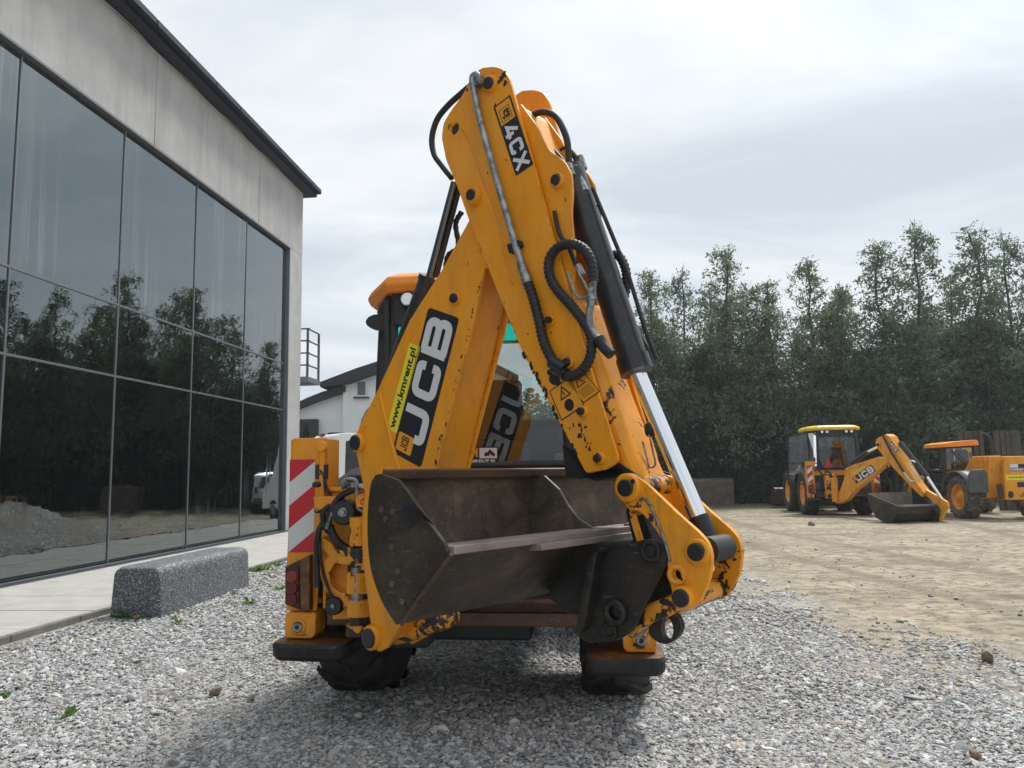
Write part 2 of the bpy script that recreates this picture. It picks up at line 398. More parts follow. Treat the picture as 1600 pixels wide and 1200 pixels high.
fm_ = mth(M_fg, 'MULTIPLY', ramp(M_fg, noise(M_fg, .42, 3, .5, stretch=(1, 1, .3)), [(.47, .06), (.60, 1.)]), ramp(M_fg, mth(M_fg, 'MULTIPLY', gz_.outputs[2], .1), [(.455, .10), (.47, 1.)]))
setin(M_fg, 'Base Color', mixc(M_fg, mth(M_fg, 'MULTIPLY', mth(M_fg, 'MULTIPLY', st, fm_), .55), (.20, .225, .23), (.42, .42, .40)))
M_alu = mat('grey_aluminium', (.20, .215, .235), .38, .6)
M_fasc = mat('dark_fascia_metal', (.012, .018, .032), .5, .2)
# concrete
def concrete(name, a, b, sc_=1.2, streak=True):
    m = mat(name, a, .9); n1 = noise(m, sc_, 9, .68); c = ramp(m, n1, [(.3, a), (.7, b)])
    if streak:
        s1 = ramp(m, noise(m, 2.6, 7, .7, stretch=(1, 1, .10)), [(.48, 0.), (.8, .55)])
        c = mixc(m, s1, c, tuple(x*.55 for x in a))
        s2 = ramp(m, noise(m, .8, 6, .6, stretch=(1, 1, .5)), [(.55, 0.), (.75, .35)])
        c = mixc(m, s2, c, (.49, .465, .43))
    setin(m, 'Base Color', c); bump(m, mth(m, 'ADD', noise(m, 50, 4), mth(m, 'MULTIPLY', noise(m, 5, 4), .8)), .25, .006); return m
M_conc = concrete('weathered_render', (.36, .36, .36), (.49, .49, .485))
M_slab = concrete('paving_concrete', (.33, .325, .30), (.45, .44, .41), 2.5, False)
M_kerb = concrete('kerb_concrete', (.12, .115, .105), (.22, .21, .19), 4, False)
M_house = concrete('white_house_render', (.72, .75, .78), (.80, .82, .84), 2, False)
M_terr = mat('terrazzo', (.2, .21, .22), .6)
vo = node(M_terr, 'ShaderNodeTexVoronoi'); vo.inputs['Scale'].default_value = 95; M_terr.node_tree.links.new(coords(M_terr), vo.inputs['Vector'])
sv = node(M_terr, 'ShaderNodeSeparateColor'); M_terr.node_tree.links.new(vo.outputs['Color'], sv.inputs[0])
setin(M_terr, 'Base Color', ramp(M_terr, sv.outputs[0], [(.0, (.04, .045, .053)), (.5, (.09, .10, .11)), (.80, (.14, .15, .16)), (.97, (.42, .44, .46))]))
bump(M_terr, sv.outputs[1], .4, .003)

# ------------------------------------------------------------------ ground
a_ = np.linspace(-1, 1, 161); gx = np.sign(a_)*(np.abs(a_)**2.6)*900; gy = gx+8
def gh(x, y):
    near = np.exp(-((x-2)/30.)**2-((y-12)/30.)**2)
    return near*(.018*np.sin(x*.9+1.3*np.sin(y*.35))+.014*np.sin(y*.75+x*.4)+.008*np.sin(x*2.3+y*1.7))*np.clip((x+4.6)/1.5, 0, 1)
vs = [(x, y, float(gh(x, y))) for y in gy for x in gx]; n_ = len(gx)
fs = [[j*n_+i, j*n_+i+1, (j+1)*n_+i+1, (j+1)*n_+i] for j in range(n_-1) for i in range(n_-1)]
M_gnd = mat('yard_ground', (.3, .28, .22), .95)
oc = coords(M_gnd); sx_ = node(M_gnd, 'ShaderNodeSeparateXYZ'); M_gnd.node_tree.links.new(oc, sx_.inputs[0])
wob = mth(M_gnd, 'MULTIPLY', mth(M_gnd, 'SUBTRACT', noise(M_gnd, .55, 6, .6, vec=oc), .5), 5.5)
msk = ramp(M_gnd, mth(M_gnd, 'MULTIPLY', mth(M_gnd, 'ADD', mth(M_gnd, 'SUBTRACT', mth(M_gnd, 'MAXIMUM', mth(M_gnd, 'SUBTRACT', sx_.outputs[0], 3.0), mth(M_gnd, 'SUBTRACT', sx_.outputs[1], 20.)), -1.), wob), .4), [(.25, 0.), (.75, 1.)])
vg = node(M_gnd, 'ShaderNodeTexVoronoi'); vg.inputs['Scale'].default_value = 34; M_gnd.node_tree.links.new(oc, vg.inputs['Vector'])
sg = node(M_gnd, 'ShaderNodeSeparateColor'); M_gnd.node_tree.links.new(vg.outputs['Color'], sg.inputs[0])
grc = ramp(M_gnd, sg.outputs[0], [(0., (.12, .12, .12)), (.5, (.29, .28, .26)), (1., (.52, .51, .49))]); grc = mixc(M_gnd, ramp(M_gnd, noise(M_gnd, 1.3, 6, .65, vec=oc), [(.45, 0.), (.6, .85)]), grc, (.27, .22, .16))
tr1 = noise(M_gnd, .9, 9, .72, stretch=(.8, 1.0, 1)); tr2 = noise(M_gnd, 6, 9, .75, stretch=(.8, 1.0, 1))
drt = ramp(M_gnd, tr1, [(.34, (.16, .13, .095)), (.45, (.31, .26, .185)), (.58, (.42, .36, .26)), (.72, (.50, .45, .35))])
drt = mixc(M_gnd, ramp(M_gnd, tr2, [(.42, .9), (.53, 0.)]), drt, (.15, .125, .095))
for x0_, sl0, wv_ in ((4.6, .02, .5), (6.4, .03, .55), (8.3, .30, .4), (10.1, .31, .4)):
    cx_ = mth(M_gnd, 'ADD', mth(M_gnd, 'MULTIPLY', sx_.outputs[1], sl0), x0_-8*sl0); cx_ = mth(M_gnd, 'ADD', cx_, mth(M_gnd, 'MULTIPLY', mth(M_gnd, 'SINE', mth(M_gnd, 'MULTIPLY', sx_.outputs[1], .22)), wv_))
    dd_ = mth(M_gnd, 'ABSOLUTE', mth(M_gnd, 'SUBTRACT', sx_.outputs[0], cx_)); dd_ = mth(M_gnd, 'ADD', dd_, mth(M_gnd, 'MULTIPLY', noise(M_gnd, 7, 6, .75, vec=oc), .35))
    drt = mixc(M_gnd, ramp(M_gnd, dd_, [(.26, .62), (.44, 0.)]), drt, (.17, .14, .10))
far = ramp(M_gnd, mth(M_gnd, 'ADD', mth(M_gnd, 'MULTIPLY', sx_.outputs[1], .01), mth(M_gnd, 'MULTIPLY', noise(M_gnd, .6, 6, .7, vec=oc), .08)), [(.315, 0.), (.35, 1.)])
grs = ramp(M_gnd, noise(M_gnd, 2, 8, .7, vec=oc), [(.35, (.035, .045, .018)), (.65, (.11, .10, .055))])
cg = mixc(M_gnd, msk, grc, drt); cg = mixc(M_gnd, far, cg, grs); setin(M_gnd, 'Base Color', cg)
bump(M_gnd, mth(M_gnd, 'ADD', mth(M_gnd, 'MULTIPLY', sg.outputs[1], .5), mth(M_gnd, 'ADD', noise(M_gnd, 14, 6, vec=oc), mth(M_gnd, 'MULTIPLY', tr2, 1.5))), .6, .03)
g_ = MB(); g_.add(vs, fs, True); g_.build('ground', M_gnd, kind='structure')

# facade frame
FD = np.array([.0985, .99514, 0]); FD /= np.linalg.norm(FD); FN = np.array([FD[1], -FD[0], 0]); FC = -8.31
class Fac:      # along a, height z, out (towards the yard)
    def P(s, a, z, o=0): return FN*(FC+o)+FD*a+V3(0, 0, z)
FA = Fac()
# ------------------------------------------------------------------ gravel: crushed stones instanced on computed points
def vnoise(x, y, s, seed=3):
    r = np.random.default_rng(seed); G = r.random((64, 64)); X = x*s+100; Y = y*s+100; i = np.floor(X).astype(int); j = np.floor(Y).astype(int); u = X-i; v = Y-j; u = u*u*(3-2*u); v = v*v*(3-2*v)
    g = lambda a, b: G[a % 64, b % 64]
    return (g(i, j)*(1-u)+g(i+1, j)*u)*(1-v)+(g(i, j+1)*(1-u)+g(i+1, j+1)*u)*v
pts = []; scl = []
for y0, y1, dens, size in ((3.4, 5.2, 3300, .0122), (5.2, 7.5, 2300, .0135), (7.5, 11, 1250, .0160), (11, 15, 560, .019), (15, 20, 170, .024), (20, 27, 20, .022)):
    x0, x1 = -.70*y1-.6, .70*y1+.6; n = int((x1-x0)*(y1-y0)*dens); x = RNG.uniform(x0, x1, n); y = RNG.uniform(y0, y1, n)
    lim = 4.1-.09*(y-8)+3.2*(vnoise(x, y, .45)-.5)+1.6*(vnoise(x, y, 1.9, 5)-.5)+1.2*np.clip(5-y, 0, 2)
    p = np.clip((lim+.9-x)/2.6, .012, 1)*np.where((x > 1.8) & (y > 5.2) & (vnoise(x, y, .8, 21)+.35*vnoise(x, y, 3.1, 22) > .93), .22, 1)*np.clip((20.5-y)/2.5, .15, 1)*np.where(x > 6, .5, 1)
    bare = vnoise(x, y, 1.1, 9); p *= np.where((bare > .80) & (y > 6), .45, 1)
    ok = (RNG.random(n) < p) & (x*FN[0]+y*FN[1] > -5.33)
    x, y = x[ok], y[ok]; pts.append(np.c_[x, y, gh(x, y)+RNG.uniform(0, size*.75, len(x))]); scl.append(size*np.exp(RNG.normal(-.06, .42, len(x))))
pts = np.concatenate(pts); scl = np.concatenate(scl).astype(np.float32)
me = bpy.data.meshes.new('gravel_stones'); me.vertices.add(len(pts)); me.vertices.foreach_set('co', pts.astype(np.float32).ravel())
at = me.attributes.new('size', 'FLOAT', 'POINT'); at.data.foreach_set('value', scl)
gro = bpy.data.objects.new('gravel_stones', me); col.objects.link(gro); tag(gro, 'loose grey crushed stones covering the yard around the machine', 'gravel', kind='stuff')
M_st = mat('crushed_stone', (.3, .3, .3), .85)
oi = node(M_st, 'ShaderNodeObjectInfo')
setin(M_st, 'Base Color', mixc(M_st, .35, ramp(M_st, oi.outputs['Random'], [(0., (.07, .075, .085)), (.22, (.25, .255, .26)), (.52, (.41, .415, .41)), (.78, (.62, .63, .64)), (.88, (.46, .37, .26)), (.97, (.78, .79, .80))]), ramp(M_st, noise(M_st, 60, 5, .7), [(.3, .18), (.7, .5)])))
gn = bpy.data.node_groups.new('gravel', 'GeometryNodeTree')
gn.interface.new_socket('Geometry', in_out='INPUT', socket_type='NodeSocketGeometry'); gn.interface.new_socket('Geometry', in_out='OUTPUT', socket_type='NodeSocketGeometry')
G = lambda t: gn.nodes.new(t)
gi, go, ico, sp2, nz, mp2, ins, rr, ra, sz, cbv, smt = G('NodeGroupInput'), G('NodeGroupOutput'), G('GeometryNodeMeshIcoSphere'), G('GeometryNodeSetPosition'), G('ShaderNodeTexWhiteNoise'), G('GeometryNodeMeshToPoints'), G('GeometryNodeInstanceOnPoints'), G('FunctionNodeRandomValue'), G('FunctionNodeRandomValue'), G('GeometryNodeInputNamedAttribute'), G('ShaderNodeVectorMath'), G('GeometryNodeSetMaterial')
ico.inputs['Radius'].default_value = 1; ico.inputs['Subdivisions'].default_value = 1
nz.noise_dimensions = '3D'; ps = G('GeometryNodeInputPosition'); sb = G('ShaderNodeVectorMath'); sb.operation = 'SUBTRACT'; sb.inputs[1].default_value = (.5, .5, .5); sc2 = G('ShaderNodeVectorMath'); sc2.operation = 'SCALE'; sc2.inputs['Scale'].default_value = .75
gl_ = gn.links.new
gl_(ps.outputs[0], nz.inputs['Vector']); gl_(nz.outputs['Color'], sb.inputs[0]); gl_(sb.outputs[0], sc2.inputs[0]); gl_(ico.outputs['Mesh'], sp2.inputs['Geometry']); gl_(sc2.outputs[0], sp2.inputs['Offset'])
smt.inputs['Material'].default_value = M_st; gl_(sp2.outputs[0], smt.inputs['Geometry'])
gl_(gi.outputs[0], mp2.inputs[0]); gl_(mp2.outputs[0], ins.inputs['Points']); gl_(smt.outputs[0], ins.inputs['Instance'])
rr.data_type = 'FLOAT_VECTOR'; rr.inputs[0].default_value = (-.45, -.45, 0); rr.inputs[1].default_value = (.45, .45, 6.28)
ra.data_type = 'FLOAT_VECTOR'; ra.inputs[0].default_value = (.8, .65, .4); ra.inputs[1].default_value = (1.5, 1.0, .8); ra.inputs['Seed'].default_value = 5
sz.data_type = 'FLOAT'; sz.inputs['Name'].default_value = 'size'; cbv.operation = 'SCALE'
gl_(rr.outputs[0], ins.inputs['Rotation']); gl_(ra.outputs[0], cbv.inputs[0]); gl_(sz.outputs[0], cbv.inputs['Scale']); gl_(cbv.outputs[0], ins.inputs['Scale']); gl_(ins.outputs[0], go.inputs[0])
gro.modifiers.new('stones', 'NODES').node_group = gn; me.materials.append(M_st)

# ------------------------------------------------------------------ paved strip, kerb, drain along the facade
MULL = [10.35+2.62*k for k in range(-7, 0)]+[10.35, 13.0, 15.66, 18.15]; AEND = 20.69
pv = thing('pavement', None, None, FA.P(8, 0)); tag(pv, kind='structure')
bs = MB(); bs.box(FA.P(9, .012, 1.55), 2.62, 34, .02, FN, FD); bs.build('mortar_bed', M_kerb, pv)
slabme = {}
a = -6.0
while a < 25.5:
    for o0, o1 in ((.30, 1.55), (1.56, 2.80)):
        s_ = MB(); dz = random.uniform(-.002, .002)
        s_.box(V3(0, 0, 0), o1-o0-.008, 1.03-.012, .05, FN, FD)
        key = (o0,)
        if key not in slabme:
            ob = s_.build('paving_slab', M_slab, pv, bevel=.004); slabme[key] = ob; ORG[ob.name] = ORG[pv.name]
            ob.data.transform(Matrix.Translation(tuple(ORG[pv.name])))
        else:
            ob = slabme[key].copy(); col.objects.link(ob)
        ob.location = tuple(FA.P(a+.5, .024+dz, (o0+o1)/2)-ORG[pv.name]); ob.rotation_euler = (random.uniform(-.001, .001), random.uniform(-.001, .001), 0)
    a += 1.03
a = -6.0
kb = None
while a < 25:
    if kb is None:
        k_ = MB(); k_.box(ORG[pv.name], .07, .99, .10, FN, FD); kb = k_.build('kerb_stone', M_kerb, pv, bevel=.008); ob = kb
    else: ob = kb.copy(); col.objects.link(ob)
    ob.location = tuple(FA.P(a+.5, .015+random.uniform(-.003, .003), 2.85)-ORG[pv.name]); a += 1.0
dr = thing('drain_channel', 'narrow slotted metal drain channel along the foot of the dark glass facade', 'drain', FA.P(8, 0, .15))
d_ = MB()
d_.box(FA.P(8, .045, .045), .03, 29, .02, FN, FD); d_.box(FA.P(8, .045, .275), .03, 29, .02, FN, FD); d_.build('channel_rim', M_alu, dr)
d_ = MB()
for k in range(420): d_.box(FA.P(-5+k*.065, .042, .16), .2, .022, .012, FN, FD)
d_.build('grate_bars', M_alu, dr, kind='stuff')
d_ = MB(); d_.box(FA.P(8, .022, .16), .2, 29, .01, FN, FD); d_.build('channel_floor', M_black, dr)

# ------------------------------------------------------------------ the glass fronted building
bd = thing('office_building', 'tall concrete building with a dark mirror glass facade and thin black roof edge', 'building', FA.P(8, 0))
def fbox(mb, a0, a1, z0, z1, o0, o1):
    return mb.box(FA.P((a0+a1)/2, (z0+z1)/2, (o0+o1)/2), abs(o1-o0), abs(a1-a0), abs(z1-z0), FN, FD)
A0, A1, ZT, ZG = -8.0, 21.66, 9.84, 7.87
b_ = MB()
segs = [A0, 3.2, 13.79, 18.6, A1]
for s0, s1 in zip(segs, segs[1:]): fbox(b_, s0+(.006 if s0 > A0 else 0), s1-(.006 if s1 < A1 else 0), ZG+.05, ZT, -.42, .03)
fbox(b_, AEND+.05, A1, 0, ZG+.048, -.42, .03)
b_.build('concrete_wall', M_conc, bd, bevel=.012)
b_ = MB(); fbox(b_, A0, A1-.01, ZG+.06, ZT-.01, -.41, .02); b_.build('joint_filler', M_kerb, bd)
b_ = MB(); fbox(b_, A0, A1, 0, ZT, -14, -.43); b_.build('rear_volume', M_conc, bd)
b_ = MB(); fbox(b_, A0, A1-.6, ZT-.35, ZT-.2, -.41, -.40); b_.build('inner_ledge', M_conc, bd)
# roof edge
b_ = MB(); fbox(b_, A0-.3, A1+.42, ZT+.003, ZT+.09, -14.3, .30); fbox(b_, A0-.3, A1+.42, ZT+.093, ZT+.24, -14.3, .42)
b_.build('roof_slab', M_fasc, bd, bevel=.01)
k = A0
b_ = MB()
while k < A1+.1: fbox(b_, k+.01, min(k+1.15, A1+.40)-.01, ZT+.10, ZT+.22, .423, .447); k += 1.17
b_.build('fascia_panel', M_fasc, bd, bevel=.004)
b_ = MB(); b_.tube([FA.P(A0+k*.6, ZT-.01-.035*abs(math.sin(k*.9)), .06+.02*math.sin(k*1.7)) for k in range(int((A1-A0)/.6))], .006, 5); b_.build('loose_cable', M_white, bd)
# glazing grid
zs = [(.06, 3.315), (3.315, 4.60), (4.60, ZG)]
xs = MULL+[AEND]; pane0 = {}
for i in range(len(xs)-1):
    for (z0, z1) in zs:
        key = (round(xs[i+1]-xs[i], 2), z0); p_ = MB(); fbox(p_, xs[i]+.012, xs[i+1]-.012, z0+.012, z1-.012, -.10, -.07)
        tilt = (random.uniform(-.0022, .0022), random.uniform(-.0022, .0022), random.uniform(-.0028, .0028))
        c_ = FA.P((xs[i]+xs[i+1])/2, (z0+z1)/2, -.085)
        ob = p_.build('glass_pane', M_fg, loc=c_); ob.parent = bd; ob.location = tuple(c_-ORG[bd.name]); ob.rotation_euler = tilt; ORG[ob.name] = c_
b_ = MB(); fbox(b_, xs[0], AEND, .05, ZG, -.40, -.13); b_.build('dark_interior', M_int, bd)
for x in xs[:-1]:
    b_ = MB(); fbox(b_, x-.016, x+.016, .05, ZG-.0, -.115, -.052); b_.build('mullion', M_alu, bd, bevel=.003)
for z in (3.315, 4.60):
    b_ = MB()
    for x0, x1 in zip(xs, xs[1:]): fbox(b_, x0+.018, x1-.018, z-.018, z+.018, -.115, -.048)
    b_.build('transom', M_alu, bd, bevel=.003)
b_ = MB(); fbox(b_, xs[0], AEND+.045, ZG+.002, ZG+.048, -.12, .05); fbox(b_, xs[0], AEND, .0, .05, -.12, .0); fbox(b_, AEND+.003, AEND+.047, .0, ZG, -.09, .035)
b_.build('perimeter_frame', M_alu, bd, bevel=.004)
# end balcony behind the far corner
BY = A1+1.7
b_ = MB(); fbox(b_, BY, BY+1.1, 4.42, 4.58, -3.0, -.38); b_.build('balcony_slab', M_alu, bd)
b_ = MB()
for aa, oo in ((BY+.05, -.42), (BY+1.05, -.42), (BY+.05, -1.6)): b_.cyl(FA.P(aa, 4.58, oo), FA.P(aa, 6.1, oo), .04, n=6)
for z in (4.95, 5.33, 5.72, 6.1):
    b_.cyl(FA.P(BY+.05, z, -3), FA.P(BY+.05, z, -.36), .026, n=6); b_.cyl(FA.P(BY+.05, z, -.42), FA.P(BY+1.05, z, -.42), .026, n=6)
b_.build('balcony_railing', M_fend, bd)

# ------------------------------------------------------------------ terrazzo block bench
BB = onz(172, 966); bl = Fr(BB, (1, 0, 0), (0, 1, 0))
ux = FN; L0 = onz(252, 966); L1 = onz(391, 917); ud = (L1-L0)/np.linalg.norm(L1-L0); un = np.array([ud[1], -ud[0], 0])
b_ = MB(); Lb = np.linalg.norm(L1-L0); W_ = .60
prof = fillet([(0, -.03), (-W_, -.03), (-W_+.03, .53), (-.03, .53)], .09, 5)[12:]; prof = [(0, -.03), (-W_, -.03)]+fillet([(0, -.03), (-W_, -.03), (-W_+.035, .545), (-.03, .545)], .10, 6)[14:]
nS = 9; vsb = []
for k in range(nS+1):
    if k <= 3: t = [0, .03, .06, .12][k]; q = [.955, .98, .993, 1][k]
    elif k >= nS-3: t = Lb-[0, .03, .06, .12][nS-k]; q = [.955, .98, .993, 1][nS-k]
    else: t = .12+(Lb-.24)*(k-3)/(nS-6); q = 1
    for a, z in prof: vsb.append(L0+ud*t+un*((a+W_/2)*q-W_/2)+V3(0, 0, z*q+(0 if z < 0 else 0)))
m_ = len(prof); fsb = [list(range(m_)), list(range(nS*m_, (nS+1)*m_))]+[[k*m_+i, k*m_+(i+1) % m_, (k+1)*m_+(i+1) % m_, (k+1)*m_+i] for k in range(nS) for i in range(m_)]
b_.add(vsb, fsb, False); b_.build('block_bench', M_terr, loc=L0+ud*Lb/2-un*W_/2, label='long speckled grey terrazzo block bench standing at the edge of the paving', cat='bench', bevel=.02, seg=3, weld=True)

# ------------------------------------------------------------------ wheels, cab, chassis shared by the backhoe loaders
def wheel(root, c, ax, r, wd, mt, my, rimr=None, out=1, lugs=20):
    """c hub centre, ax axle direction pointing outwards"""
    c, ax = np.array(c, float), np.array(ax, float); rimr = rimr or r*.56
    fw_ = np.cross(ax, (0, 0, 1.)); fw_ /= np.linalg.norm(fw_); up = V3(0, 0, 1)
    t = MB(); n = 40
    prof = [(-wd*.40, rimr), (-wd*.49, rimr+.06), (-wd*.5, r*.80), (-wd*.44, r*.93), (-wd*.25, r*.965), (0, r*.972), (wd*.25, r*.965), (wd*.44, r*.93), (wd*.5, r*.80), (wd*.49, rimr+.06), (wd*.40, rimr)]
    vs = []; k_ = len(prof)
    for i in range(n):
        a = 2*math.pi*i/n; d = fw_*math.cos(a)+up*math.sin(a)
        for o, rr in prof: vs.append(c+ax*o+d*rr)
    t.add(vs, [[i*k_+j, ((i+1) % n)*k_+j, ((i+1) % n)*k_+(j+1) % k_, i*k_+(j+1) % k_] for i in range(n) for j in range(k_)], True)
    for i in range(lugs):
        for sd_ in (-1, 1):
            a0 = 2*math.pi*(i+(.5 if sd_ > 0 else 0))/lugs; q = []
            for o, da in ((wd*.50, -.17), (wd*.40, -.12), (wd*.2, .02), (-wd*.03, .13)):
                rb = r*.90 if o > wd*.45 else r*.95
                for hw in (-.045, .045):
                    aa = a0+sd_*0+da+hw; d = fw_*math.cos(aa)+up*math.sin(aa)
                    rt = r*.955 if o > wd*.45 else r*1.0
                    q += [c+ax*o*sd_+d*rb, c+ax*o*sd_+d*rt]
            f = []
            for s_ in range(3):
                b = s_*4; f += [[b, b+1, b+5, b+4], [b+1, b+3, b+7, b+5], [b+3, b+2, b+6, b+7]]
            f += [[0, 1, 3, 2], [12, 13, 15, 14]]; t.add(q, f)
    wt = t.build('wheel', mt, root)
    rm = MB(); rm.ring(c, ax, rimr+.02, rimr-.03, wd*.8, 32)
    P = [c+ax*wd*.22*out, c+ax*wd*.16*out, c+ax*wd*.10*out, c+ax*wd*.30*out, c+ax*wd*.31*out]
    vs = []; rs = [(rimr-.025, .10), (rimr*.75, .06), (rimr*.48, .26), (rimr*.30, .30), (rimr*.28, .40), (rimr*.1, .42)]
    for rr, o in rs:
        for i in range(24): a = 2*math.pi*i/24; vs.append(c+ax*wd*o+(fw_*math.cos(a)+up*math.sin(a))*rr)
    rm.add(vs, [[j*24+i, j*24+(i+1) % 24, (j+1)*24+(i+1) % 24, (j+1)*24+i] for j in range(len(rs)-1) for i in range(24)]+[[len(vs)-24+i for i in range(24)]], True)
    for i in range(8): a = 2*math.pi*i/8; rm.hexnut(c+ax*wd*.22+(fw_*math.cos(a)+up*math.sin(a))*rimr*.62, -ax, .018, .03)
    rm.build('rim', my, wt)
    return wt

class Mach:
    """machine frame: lateral h, forward a, height z"""
    def __init__(s, o, psi):
        s.o = np.array(o, float); s.L = V3(math.cos(psi), -math.sin(psi), 0); s.A = V3(math.sin(psi), math.cos(psi), 0)
        s.fr = Fr(s.o, s.L, s.A); s.side = Fr(s.o, s.A, s.L)
    def P(s, h, a, z): return s.o+s.L*h+s.A*a+V3(0, 0, z)
    def box(s, mb, h0, h1, a0, a1, z0, z1, taper=1): return mb.box(s.P((h0+h1)/2, (a0+a1)/2, (z0+z1)/2), abs(h1-h0), abs(a1-a0), abs(z1-z0), s.L, s.A, taper=taper)

def hazard(Mc, root, h0, h1, z0, z1, a, flip):
    """red and white diagonal board on a leg face"""
    m = MB(); hw, hz = h1-h0, z1-z0; n = 6.0
    # clip stripes of a diagonal field against the rectangle
    def clip(poly, f):
        o = []
        for i in range(len(poly)):
            p, q = poly[i], poly[(i+1) % len(poly)]; fp, fq = f(p), f(q)
            if fp >= 0: o.append(p)
            if (fp >= 0) != (fq >= 0): t = fp/(fp-fq); o.append((p[0]+(q[0]-p[0])*t, p[1]+(q[1]-p[1])*t))
        return o
    per = hz/2; sl_ = .13
    for k in range(-3, 8):
        lo = z1-(k+1)*per/2-(.13 if flip else 0); sgn = -1 if flip else 1
        d = lambda p: p[1]-sgn*(p[0]-h0)/hw*sl_-(sl_ if flip else 0)+0
        poly = [(h0, z0), (h1, z0), (h1, z1), (h0, z1)]
        poly = clip(poly, lambda p: d(p)-lo)
        if len(poly) > 2: poly = clip(poly, lambda p: lo+per/2-d(p))
        if len(poly) < 3: continue
        m.cm = k % 2; m.add([Mc.P(p[0], a, p[1]) for p in poly], [list(range(len(poly)))])
    return m.build('hazard_board', [M_red, M_sil], root)

